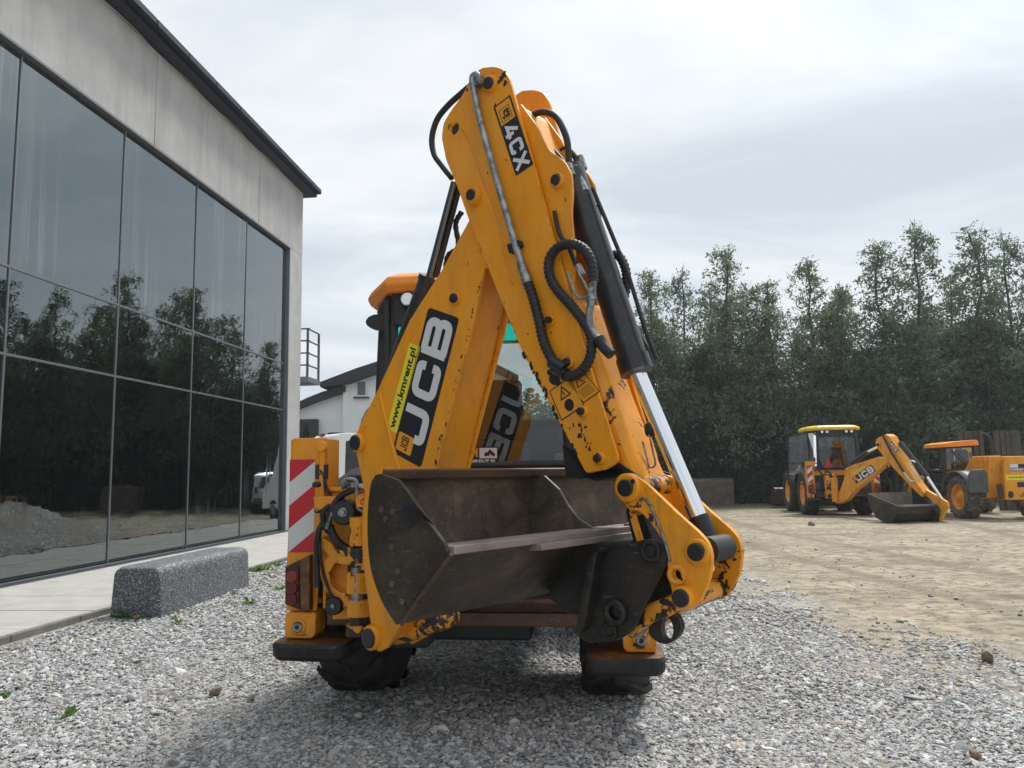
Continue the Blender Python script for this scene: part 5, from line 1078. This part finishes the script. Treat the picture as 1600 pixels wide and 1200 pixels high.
# ------------------------------------------------------------------ leaves and trees
def leafmat(name, c0, c1, c2):
    m = bpy.data.materials.new(name); m.use_nodes = True; t = m.node_tree; t.nodes.clear(); l = t.links.new
    o = node(m, 'ShaderNodeOutputMaterial'); df = node(m, 'ShaderNodeBsdfPrincipled'); tr = node(m, 'ShaderNodeBsdfTranslucent'); mi = node(m, 'ShaderNodeMixShader'); mi.inputs[0].default_value = .5
    df.inputs['Roughness'].default_value = .6
    g = node(m, 'ShaderNodeNewGeometry'); r = node(m, 'ShaderNodeValToRGB'); e = r.color_ramp.elements; e[0].color = (*c0, 1); e[1].color = (*c2, 1); x = e.new(.55); x.color = (*c1, 1)
    n = noise(m, .7, 4); a = mth(m, 'ADD', mth(m, 'MULTIPLY', g.outputs['Random Per Island'], .55), mth(m, 'SUBTRACT', n, .25)); l(a, r.inputs[0]); l(r.outputs[0], df.inputs['Base Color']); l(r.outputs[0], tr.inputs[0])
    l(df.outputs[0], mi.inputs[1]); l(tr.outputs[0], mi.inputs[2]); l(mi.outputs[0], o.inputs[0]); return m
ML1 = leafmat('willow_leaves', (.085, .125, .070), (.16, .215, .12), (.25, .32, .19))
ML2 = leafmat('dark_leaves', (.065, .105, .070), (.125, .185, .11), (.20, .27, .16))
MLt = leafmat('thuja_leaves', (.018, .034, .020), (.035, .062, .034), (.06, .095, .05))
M_bark = mat('bark', (.07, .06, .05), .9); bump(M_bark, noise(M_bark, 12, 6, stretch=(1, 1, .2)), .6, .02)
def leafmesh(name, cen, size, mats, asp=1.9, up=0., parent=None, loc=None, kind=None, **k):
    n = len(cen); d = RNG.normal(size=(n, 3)); d[:, 2] += up; d /= np.linalg.norm(d, axis=1)[:, None]
    e = RNG.normal(size=(n, 3)); e -= d*(e*d).sum(1)[:, None]; e /= np.linalg.norm(e, axis=1)[:, None]
    L = size*np.exp(RNG.normal(0, .3, n))[:, None]; W = L/asp
    c = cen-(np.array(loc) if loc is not None else 0)
    V = np.stack([c-d*L*.5, c+e*W*.5-d*L*.05, c+d*L*.5, c-e*W*.5-d*L*.05], 1).reshape(-1, 3)
    me = bpy.data.meshes.new(name); me.vertices.add(4*n); me.vertices.foreach_set('co', V.astype(np.float32).ravel())
    me.loops.add(4*n); me.loops.foreach_set('vertex_index', np.arange(4*n)); me.polygons.add(n); me.polygons.foreach_set('loop_start', np.arange(n)*4)
    me.update(calc_edges=True); me.materials.append(mats)
    o = bpy.data.objects.new(name, me); col.objects.link(o)
    if parent is not None: o.parent = parent
    elif loc is not None: o.location = tuple(map(float, loc))
    if kind: o['kind'] = kind
    return o
def make_tree(seed, H, rad_, nleaf, mt, base=.06, spires=4, leaf=.17):
    """leaf centres and branches of a leafy tree of several leaders, its crown made of uneven clumps with twigs poking out"""
    r = np.random.default_rng(seed); br = []; cl = []
    lead = [(0, 0, 1.)]+[(r.uniform(-.75, .75)*rad_, r.uniform(-.6, .6)*rad_, r.uniform(.55, .86)) for _ in range(spires-1)]
    for tx, ty, hh in lead:
        n = 9; pts = [np.array([tx*.15, ty*.15, 0.])]
        for i in range(n): q = (i+1)/n; pts.append(np.array([tx*(.15+.85*q**.7), ty*(.15+.85*q**.7), H*hh*q])+np.r_[r.normal(0, .10, 2), 0])
        br.append((pts, .12*H/11*(1 if hh == 1 else .6)))
        for c in range(60):
            q = .25+.74*(c+r.random())/60; k = min(q*n, n-.01); i = int(k); s0 = pts[i]*(1-(k-i))+pts[i+1]*(k-i)
            o = r.normal(0, .12+1.0*(1-q)**.65, 3); o[2] *= .6; o[2] = abs(o[2]); cl.append((s0+o, r.uniform(.30, .46)+.42*(1-q)))
        nc = 22
        for c in range(nc):
            q = base+(1-base)*((c+r.random())/nc)**.85; k = min(q*n, n-.01); i = int(k); s0 = pts[i]*(1-(k-i))+pts[i+1]*(k-i)
            az = r.uniform(0, 6.28); pr = (1-q)**.75*.85+.06; dist = rad_*pr*r.uniform(.15, 1.05)
            ctr = s0+np.array([math.cos(az)*dist, math.sin(az)*dist, dist*.45]); cr_ = (.26+.62*(1-q)**.8)*r.uniform(.65, 1.2)
            if ctr[2] > H*1.01: ctr[2] = H*1.01
            cl.append((ctr, cr_)); br.append(([s0, (s0+ctr)/2+np.array([0, 0, -.05*dist]), ctr], .035*(1.15-q)))
    W = np.array([c[1]**1.45 for c in cl]); W /= W.sum(); C = []
    cnt = r.multinomial(nleaf, W)
    for (ctr, cr_), m_ in zip(cl, cnt):
        a_ = int(m_*.55); d = r.normal(size=(a_, 3)); d /= np.linalg.norm(d, axis=1)[:, None]
        C.append(ctr+d*(r.uniform(.25, 1, a_)**.5*cr_)[:, None]*np.array([1, 1, .85])*(1+.25*np.sin(d[:, :1]*4+seed)))
        nt_ = 7; b_n = (m_-a_)//nt_
        for t in range(nt_):
            dv = r.normal(size=3); dv[2] = abs(dv[2])*.9+.35; dv /= np.linalg.norm(dv); ln = max(.35, cr_)*r.uniform(1.0, 1.7)
            u = r.uniform(.3, 1, b_n)[:, None]; C.append(ctr+dv*ln*u+np.array([0, 0, -.18])*u**2*ln+r.normal(0, .055, (b_n, 3))*(1.5-u))
            if t < 3: br.append(([ctr, ctr+dv*ln*.95], .009))
    C = np.concatenate(C); return C[C[:, 2] > .15], br
def tree_thing(label, x, y, H, rad_, seed, nleaf, mt, group, name='leafy_tree', cat='tree', leaf=.125, base=.08, spires=4):
    C, br = make_tree(seed, H, rad_, nleaf, mt, base, spires)
    t = thing(name, label, cat, (x, y, 0), group); m = MB()
    for pts, r0 in br: m.tube([p+V3(x, y, 0) for p in pts], lambda q, i: r0*(1-.85*q)+.006, 6 if r0 > .05 else 4, caps=False)
    m.build('trunk', M_bark, t); leafmesh('crown', C, leaf, mt, parent=t); return t
protos = []
for i, (H, rd, mt) in enumerate(((11.5, 2.9, ML1), (11.0, 3.2, ML2), (11.5, 2.5, ML1), (11, 3.0, ML2))):
    protos.append((H, rd, mt, 40+i))
TR = [(1025, 425, 36.5, 0, 'leftmost of the tall willows right of the boom'), (1078, 428, 38, 1, 'second tall tree from the left behind the chrome ram rod'), (1122, 448, 39.5, 3, 'lower dark tree tucked behind the second and third spires'),
      (1150, 386, 36, 2, 'slender pointed willow rising left of the first gap in the tree row'), (1215, 437, 37, 0, 'pale bushy willow just right of the first gap in the tree row'), (1283, 405, 36, 2, 'spired willow above the roof of the parked backhoe loader'),
      (1327, 452, 38, 1, 'low rounded tree between the two tall groups'), (1395, 380, 36, 3, 'wide dark tree above the parked backhoe dipper'), (1455, 358, 36.5, 1, 'tallest tree of the row above the telehandler cab'),
      (1508, 425, 38, 0, 'lower tree filling the notch between the two tallest'), (1550, 360, 35.5, 3, 'tall dark tree above the telehandler rear'), (1600, 372, 37, 1, 'tree cut by the right edge of the view'),
      (1668, 380, 36, 2, None), (1740, 400, 37, 0, None), (978, 492, 38, 1, 'tree mostly hidden behind the dipper and black ram'), (925, 520, 39, 0, None), (880, 590, 40, 3, None), (820, 640, 41, 2, None), (760, 650, 41, 0, None)]
made = {}
for i, (u, v, D, pi_, lb) in enumerate(TR):
    H0, rd, mt, sd_ = protos[pi_]; g = onv(u, 740, D); Ht = onv(u, v, D)[2]
    if pi_ not in made: t = tree_thing(lb, g[0], g[1], H0, rd, sd_, 30000, mt, 'row of tall trees along the yard'); made[pi_] = t
    else: t = copy_tree(made[pi_]); t.location = (g[0], g[1], 0)
    s_ = Ht/H0*.99; t.scale = (max(.85, s_)*random.uniform(.92, 1.1), max(.85, s_)*random.uniform(.92, 1.1), s_); t.rotation_euler = (0, 0, random.uniform(0, 6.28))
    t['label'] = lb or 'tall leafy tree hidden behind the machine or beyond the right edge'
# small trees behind the camera, seen only in the cab glass
for x, y in ((7, -24), (11, -27), (-22, -30)):
    t = copy_tree(made[0]); t.location = (x, y, 0); t.scale = (.8, .8, .55); t['label'] = 'small leafy tree standing behind the viewer across the yard'; t['group'] = 'trees behind the viewer'
# clipped thuja columns
def thuja():
    t = thing('thuja_column', 'x', 'conifer', (0, 0, 0), 'dark thuja columns below the trees'); n = 5200; z = RNG.uniform(0, 1, n)**.9; r = .62*(1-z**2.2)**.6+.04; a = RNG.uniform(0, 6.28, n); q = RNG.uniform(.72, 1.05, n)
    C = np.c_[np.cos(a)*r*q, np.sin(a)*r*q, z*4+.1]; m = MB(); m.tube([V3(0, 0, 0), V3(0, 0, 3.6)], lambda t_, i: .07*(1-t_)+.01, 6); m.build('trunk', M_bark, t); leafmesh('crown', C, .16, MLt, up=1.2, parent=t); return t
th0 = thuja()
TH = [(1092, 645, 'thuja column just right of the tipping links'), (1126, 655, 'second thuja column from the left'), (1160, 640, 'third thuja column from the left'), (1190, 652, 'fourth thuja column from the left'), (1222, 660, 'thuja column nearest the parked backhoe cab'), (1062, 660, 'thuja column seen behind the chrome rod')]
for i, (u, v, lb) in enumerate(TH):
    t = th0 if i == 0 else copy_tree(th0); g = onv(u, 740, 35.3); h = onv(u, v, 35.3)[2]; t.location = (g[0], g[1], 0); t.scale = (1, 1, h/4.1); t.rotation_euler = (0, 0, random.random()*6); t['label'] = 'dark narrow evergreen, '+lb
# shrubs and undergrowth below the row
def shrub(x, y, s_, lb, src=[None]):
    if src[0] is None:
        t = thing('shrub', lb, 'shrub', (x, y, 0), 'dense shrubs under the tree row'); n = 7500; d = RNG.normal(size=(n, 3)); d /= np.linalg.norm(d, axis=1)[:, None]; rr = RNG.uniform(.3, 1, n)**.5
        lump = 1+.25*np.sin(d[:, 0]*5+1)*np.cos(d[:, 1]*4)+.15*np.sin(d[:, 2]*9)
        C = d*(rr*lump)[:, None]*np.array([1.7, 1.1, 1.9])+np.array([x, y, 1.3]); C = C[C[:, 2] > .05]
        m = MB()
        for k in range(8): a = k*.8; m.tube([V3(x, y, 0), V3(x+math.cos(a)*.9, y+math.sin(a)*.6, 2.2)], .03, 4)
        m.build('stems', M_bark, t); leafmesh('foliage', C-np.array([x, y, 0]), .17, ML2, parent=t); src[0] = t
    else: t = copy_tree(src[0]); t.location = (x, y, 0)
    t['label'] = lb; t.scale = (s_, s_, s_*random.uniform(.9, 1.4)); t.rotation_euler = (0, 0, random.uniform(-.5, .5)); return t
SHL = {1045: 'dark shrub directly behind the chrome ram rod', 1100: 'dark shrub behind the rusty spare bucket', 1150: 'dark shrub at the right end of the spare bucket', 1200: 'dark shrub left of the open door of the parked backhoe', 1350: 'dark shrub between the parked backhoe cab and its raised boom joint', 1400: 'dark shrub behind the boom joint of the parked backhoe', 1450: 'dark shrub left of the telehandler cab'}
for i, u in enumerate((1000, 1045, 1100, 1150, 1200, 1255, 1300, 1350, 1400, 1450, 1500, 1550, 1600, 1650, 1700, 950, 890, 830)):
    g = onv(u, 740, 37+random.uniform(-.8, 1)); shrub(g[0], g[1], random.uniform(.75, 1.1), SHL.get(u, 'dark shrub in the undergrowth hidden behind the machines or beyond the view'))
n = 26000; xx = RNG.uniform(-1, 34, n); C = np.c_[xx, 43+RNG.normal(0, .7, n), RNG.uniform(0, 1, n)**1.2*(4.6+1.2*np.sin(xx*.7)+.8*np.sin(xx*1.9))]
leafmesh('distant_hedge', C, .3, ML2, loc=(0, 0, 0), kind='stuff'); tag(bpy.data.objects['distant_hedge'], 'unbroken dark hedge far behind the tree trunks', 'hedge')

# ------------------------------------------------------------------ things at the back of the yard
# spare bucket by the trees
c = onz(1116, 789); S = Fr(V3(c[0], c[1], 0), (1, 0, 0), (0, 1, 0)); m = MB(); pr = [(0, 0), (-.02, 1.0), (.12, 1.12), (.5, 1.15), (.5, 1.12), (.14, 1.08), (.04, .95), (.05, .05), (.9, .03), (.9, 0)]
SS = Fr(V3(c[0], c[1], 0), (0, 1, 0), (1, 0, 0)); rt = thing('spare_bucket', 'rusty brown loader bucket left standing on the dirt below the trees', 'bucket', (c[0], c[1], 0)); M_rst = rusty('rusted_plate', (.05, .036, .028), (.10, .07, .05), (.20, .14, .10), .05)
m.prism(SS, pr, -.86, .86); m.build('bucket_shell', M_rst, rt)
for o in (-.88, .86): m = MB(); m.prism(SS, [(0, 0), (-.02, 1.0), (.12, 1.12), (.5, 1.15), (.9, 0)], o, o+.02); m.build('side_plate', M_rst, rt)
# upright planks behind the telehandler
for (u0, u1, v0, lb) in ((1497, 1534, 673, 'stack of grey upright planks behind the telehandler cab roof'), (1552, 1592, 672, 'weathered upright planks right of the black exhaust behind the telehandler')):
    D = 26.5; a, b = onv(u0, v0, D), onv(u1, v0, D); t = thing('plank_stack', lb, 'planks', ((a[0]+b[0])/2, D, 0), 'upright plank stacks behind the telehandler'); n = 5; w = (b[0]-a[0])/n
    M_wd = concrete('grey_wood_'+('a' if u0 < 1500 else 'b'), (.055, .048, .042), (.10, .088, .075), 3) 
    for k in range(n):
        m = MB(); m.box(V3(a[0]+w*(k+.5), D+random.uniform(-.03, .03), a[2]/2+random.uniform(-.04, .0)), w-.02, .08, a[2], az=(random.uniform(-.01, .01), 0, 1)); m.build('plank', M_wd, t)
m = MB(); p = onv(1543, 690, 25.5); m.tube(spline([V3(p[0]+dx, 25.5, z) for dx, z in ((.1, 1.5), (.1, 2.1), (.05, 2.4), (-.15, 2.55))], 4), .07, 10); m.build('exhaust_pipe', M_black, loc=(p[0], 25.5, 1.5), label='black curved exhaust stack rising between the two plank stacks', cat='exhaust pipe')
# gravel heap and parked car, seen mirrored in the facade
n = 40; vs = [(-.4, 18.7, .95)]
for j in range(1, 15):
    for k in range(n): a = 2*math.pi*k/n; r_ = j/14*2.6; z = .95*max(0, 1-(j/14))**1.05*(1+.12*math.sin(5*a+j)*random.random())-.02*(j == 14); vs.append((-.4+r_*math.cos(a)*1.15, 18.7+r_*math.sin(a), z))
fs = [[0, 1+k, 1+(k+1) % n] for k in range(n)]+[[1+j*n+k, 1+j*n+(k+1) % n, 1+(j+1)*n+(k+1) % n, 1+(j+1)*n+k] for j in range(13) for k in range(n)]
m = MB(); m.add(vs, fs, True); m.build('gravel_heap', M_gnd, loc=(-.4, 18.7, 0), label='low heap of gravel standing in the yard, mirrored in the lower glass', cat='gravel heap')
M_car = mat('silver_car_paint', (.42, .44, .46), .3, .7); M_dg = mat('dark_window', (.01, .012, .014), .05)
def vehicle(name, label, cat, o, psi, Lx, Wd, Ht, mt, boxy, rear=True):
    V_ = Mach(o, psi); t = thing(name, label, cat, o); h = Wd/2
    if boxy: pr = [(0, .35), (0, 1.0), (.10, Ht-.08), (.25, Ht), (Lx*.72, Ht), (Lx*.86, 1.35), (Lx-.1, 1.15), (Lx, .9), (Lx, .35)]
    else: pr = [(0, .4), (-.02, .95), (.1, 1.02), (.32, Ht-.06), (.5, Ht), (Lx*.55, Ht), (Lx*.70, 1.05), (Lx-.15, .9), (Lx, .7), (Lx, .4)]
    m = MB(); n = len(pr); vs = []
    pr = fillet(pr, .08, 2); n = len(pr)
    for s_ in (-1, 1):
        for a, z in pr: vs.append(V_.P(s_*h*(1-.10*max(0, (z-1.0)/Ht)), a, z))
    m.add(vs, [list(range(n)), list(range(n, 2*n))]+[[i, (i+1) % n, n+(i+1) % n, n+i] for i in range(n)]); m.build('body', mt, t, bevel=.03)
    for s_ in (-1, 1):
        for a in (Lx*.2, Lx*.8):
            m = MB(); c = V_.P(s_*(h-.10), a, .34); m.cyl(c-V_.L*.1, c+V_.L*.1, .34, n=24); wq = m.build('wheel', M_tyre, t, bevel=.02); m = MB(); m.cyl(c-V_.L*.11, c+V_.L*.11, .19, n=20); m.build('rim', M_steel, wq)
    hw = lambda z: h*(1-.10*max(0, (z-1.0)/Ht))
    z0, z1 = (1.35, Ht-.25) if boxy else (1.05, Ht-.12)
    wins = [(Lx*.08, Lx*.27), (Lx*.30, Lx*.49), (Lx*.52, Lx*.70)] if boxy else [(Lx*.12, Lx*.27), (Lx*.30, Lx*.45), (Lx*.47, Lx*.6)]
    for s_ in (-1, 1):
        for a0, a1 in wins:
            m = MB(); q = [V_.P(s_*(hw(z)+.004), a, z) for a, z in fillet([(a0, z0), (a1, z0), (a1-(0 if boxy else .08), z1), (a0+.05, z1)], .06, 2)]; m.add(q, [list(range(len(q)))]); m.build('side_window', M_dg, t)
    ar = (lambda z: .03+.10*(z-1)/(Ht-1.0)) if boxy else (lambda z: .1+.22*(z-1.02)/(Ht-1.08))
    m = MB(); q = [V_.P(a, ar(z)-.06, z) for a, z in ((-h*.75, z0), (h*.75, z0), (h*.68, z1), (-h*.68, z1))]; m.add(q, [[0, 1, 2, 3]]); (not boxy) and m.build('rear_window', M_dg, t)
    for s_ in (-1, 1): m = MB(); m.box(V_.P(s_*(h-.12), -.01, .95), .14, .05, .3, V_.L, V_.A); m.build('tail_light', M_lensr, t)
    m = MB(); V_.box(m, -h*.95, h*.95, -.10, .05, .42, .62); m.build('bumper', M_fend, t, bevel=.03)
    return V_, t
vehicle('parked_car', 'silver estate car parked far behind the backhoe, mirrored at the end of the glass', 'car', V3(-.7, 31.6, 0), rad(30), 4.4, 1.8, 1.65, M_car, False)
M_van = mat('white_van_paint', (.78, .79, .80), .3)
V_, vt = vehicle('parked_van', 'white van with dark side windows parked between the glass building and the house', 'van', V3(-6.35, 26.0, 0), rad(53), 4.5, 2.05, 2.88, M_van, True)
m = MB()
for s_ in (-1, 1): q = [V_.P(s_*1.033, a, z) for a, z in ((.3, 1.05), (2.2, 1.05), (2.2, 1.22), (.3, 1.22))]; m.add(q, [[0, 1, 2, 3]])
m.build('red_stripe', M_red, vt)
m = MB(); V_.box(m, -.25, .1, .3, .8, 2.88, 2.95); m.build('roof_vent', M_black, vt, bevel=.02); m = MB(); V_.box(m, -.5, -.2, .08, .2, 2.83, 2.91); m.build('brake_light', M_lensr, vt)
m = MB(); V_.box(m, -.004, .004, -.004, .02, .6, 2.7); m.build('door_gap', M_black, vt)

# white house
DH = 40.; X = lambda u, v: onv(u, v, DH)
hs = thing('white_house', 'white rendered house with dark sloping roofs behind the van', 'house', (-8, DH+4, 0)); HF = Fr(V3(0, DH, 0), (1, 0, 0), (0, 1, 0))
tx = lambda pts, off=0: [HF.uv(u, v, off) for u, v in pts]
a, b = HF.uv(535, 620), HF.uv(660, 560)
m = MB(); pl = tx([(400, 665), (470, 636), (536, 611)]); m.prism(HF, [(pl[0][0], 0), (pl[2][0], 0), pl[2], pl[0]], .35, 8); m.build('side_wing', M_house, hs)
m = MB(); pl = tx([(536, 602), (600, 574), (700, 540), (800, 590)]); m.prism(HF, [(pl[0][0], 0), (pl[3][0], 0), pl[3], pl[2], pl[0]], 0, 9); m.build('gable_wall', M_house, hs)
M_rf = mat('dark_roof_tiles', (.014, .015, .02), .6)
m = MB(); m.prism(HF, tx([(395, 662), (480, 622), (505, 612), (540, 603), (540, 612), (470, 636), (395, 672)]), -.1, 8); m.prism(HF, tx([(500, 600), (560, 577), (700, 532), (810, 588), (810, 600), (700, 546), (548, 600), (505, 607)]), -.5, 9.3); m.build('roof', M_rf, hs)
def win(pts, nm='window'):
    (u0, v0), (u1, v1) = pts; q = tx([(u0, v1), (u1, v1), (u1, v0), (u0, v0)]); m = MB(); i = .09
    m.prism(HF, q, -.05, .01, holes=[[(q[0][0]+i, q[0][1]+i), (q[1][0]-i, q[1][1]+i), (q[2][0]-i, q[2][1]-i), (q[3][0]+i, q[3][1]-i)]]); w = m.build(nm, M_white, hs)
    m = MB(); m.prism(HF, q, -.02, -.01); m.build('pane', M_dgw, w); m = MB(); m.box(HF.P((q[0][0]+q[1][0])/2, q[0][1]-.05, -.08), abs(q[1][0]-q[0][0])+.2, .2, .06); m.build('sill', M_rf, w)
M_dgw = mat('house_window', (.10, .13, .16), .1)
win(((556, 594), (574, 620)))
m = MB(); m.prism(HF, [(-11.9, 1.0), (-10.02, 1.0), (-10.02, 4.4), (-11.9, 4.4)], -.02, .33); m.build('dark_doorway', M_black, hs)
m = MB(); q = circle(HF.uv(590, 690), 1.0, 20, 2.0); m.prism(HF, q, -.03, .0); m.build('arched_window', M_dgw, hs)
for u, v, lb in ((478, 662, 'small conifer in front of the dark doorway of the white house'), (543, 686, 'left of two tiny conifers above the white van roof'), (551, 687, 'right of two tiny conifers above the white van roof')):
    t = copy_tree(th0); g = onv(u, 740, 36); h = onv(u, v, 36)[2]; t.location = (g[0], g[1], 0); t.scale = (.5, .5, h/4.1); t['label'] = lb; t['group'] = 'small conifers by the house'

# ------------------------------------------------------------------ thin summer haze
hm_ = bpy.data.materials.new('thin_haze'); hm_.use_nodes = True; hm_.node_tree.nodes.clear()
ho_ = node(hm_, 'ShaderNodeOutputMaterial'); hv_ = node(hm_, 'ShaderNodeVolumePrincipled'); hv_.inputs['Color'].default_value = (.86, .92, 1, 1); hv_.inputs['Density'].default_value = .0008; hv_.inputs['Anisotropy'].default_value = .2
hm_.node_tree.links.new(hv_.outputs[0], ho_.inputs['Volume'])
m = MB(); m.box(V3(-3, 8, 7.0), 1900, 1900, 16.4); hz_ = m.build('haze', hm_, kind='stuff'); tag(hz_, 'thin pale haze softening the far trees', 'haze')

# ------------------------------------------------------------------ weeds, stones on the gravel
M_weed = leafmat('weed_leaves', (.04, .10, .015), (.09, .20, .03), (.16, .30, .06))
def weed(u, v, s_, lb, nl=12):
    g = onz(u, v); n = nl; m = MB(); t = None
    for k in range(n):
        a = random.uniform(0, 6.28); l = s_*random.uniform(.6, 1.2); el = random.uniform(.25, 1.1); d = V3(math.cos(a)*math.cos(el), math.sin(a)*math.cos(el), math.sin(el)); sdv = V3(-math.sin(a), math.cos(a), 0)*l*.17; b0 = g+V3(random.uniform(-.4, .4)*s_, random.uniform(-.25, .25)*s_, .0)
        p1 = b0+d*l*.55; p2 = b0+d*l-V3(0, 0, l*.25); m.add([b0, p1+sdv, p2, p1-sdv], [[0, 1, 2], [0, 2, 3]])
    return m.build('weed', M_weed, loc=g, label=lb, cat='weed', group='weeds growing through the gravel')
weed(205, 966, .17, 'leafy green weed against the near end of the terrazzo block', 22); weed(276, 974, .11, 'small weed on the gravel in front of the block bench', 7); weed(190, 966, .12, 'smaller weed at the near left corner of the block')
weed(411, 893, .20, 'spreading weed by the kerb beyond the far end of the block', 26); weed(392, 945, .13, 'weed on the gravel right of the block bench', 12); weed(436, 886, .16, 'weed clump beside the kerb next to the yellow leg', 16); weed(440, 922, .13, 'weed on the gravel close to the tail lamp', 8)
weed(7, 1090, .09, 'weed at the left edge of the gravel foreground', 14); weed(105, 1120, .09, 'thin grassy weed low in the left foreground', 12); weed(425, 905, .12, 'flat weed between the kerb and the yellow leg', 12)
def rock(u, v, r_, c, lb):
    g = onz(u, v); bm = bmesh.new(); bmesh.ops.create_icosphere(bm, subdivisions=2, radius=1)
    for q in bm.verts: q.co *= random.uniform(.82, 1.1); q.co = Vector((q.co.x*r_*1.15, q.co.y*r_, q.co.z*r_*.72))
    me = bpy.data.meshes.new('stone'); bm.to_mesh(me); bm.free(); mm = mat('stone_surface', c, .9); setin(mm, 'Base Color', ramp(mm, noise(mm, 25, 7), [(.3, tuple(x*.6 for x in c)), (.7, c)])); me.materials.append(mm)
    o = bpy.data.objects.new('stone', me); col.objects.link(o); o.location = (g[0], g[1], r_*.5); o.rotation_euler = (random.random(), random.random(), random.random()*6); tag(o, lb, 'stone', 'larger stones lying on the gravel')
rock(337, 1084, .042, (.26, .22, .17), 'brownish stone larger than the gravel in the left foreground'); rock(205, 1093, .035, (.5, .5, .5), 'pale stone on the gravel left of the brown one'); rock(393, 1092, .035, (.5, .49, .46), 'pale flat stone right of the brown one')
rock(369, 930, .06, (.5, .45, .34), 'cream stone leaning against the foot of the block bench'); rock(1543, 1033, .05, (.20, .16, .11), 'brown lump of stone on the dirt at the far right'); rock(1524, 1183, .03, (.30, .2, .12), 'small tan stone near the bottom right corner'); rock(213, 968, .04, (.33, .22, .12), 'tan stone at the near end of the block bench')
rock(1268, 822, .09, (.22, .19, .14), 'stone on the dirt in front of the parked backhoe wheels')
for me_ in list(bpy.data.meshes):
    if me_.users == 0: bpy.data.meshes.remove(me_)
print('OBJECTS', len(bpy.data.objects))
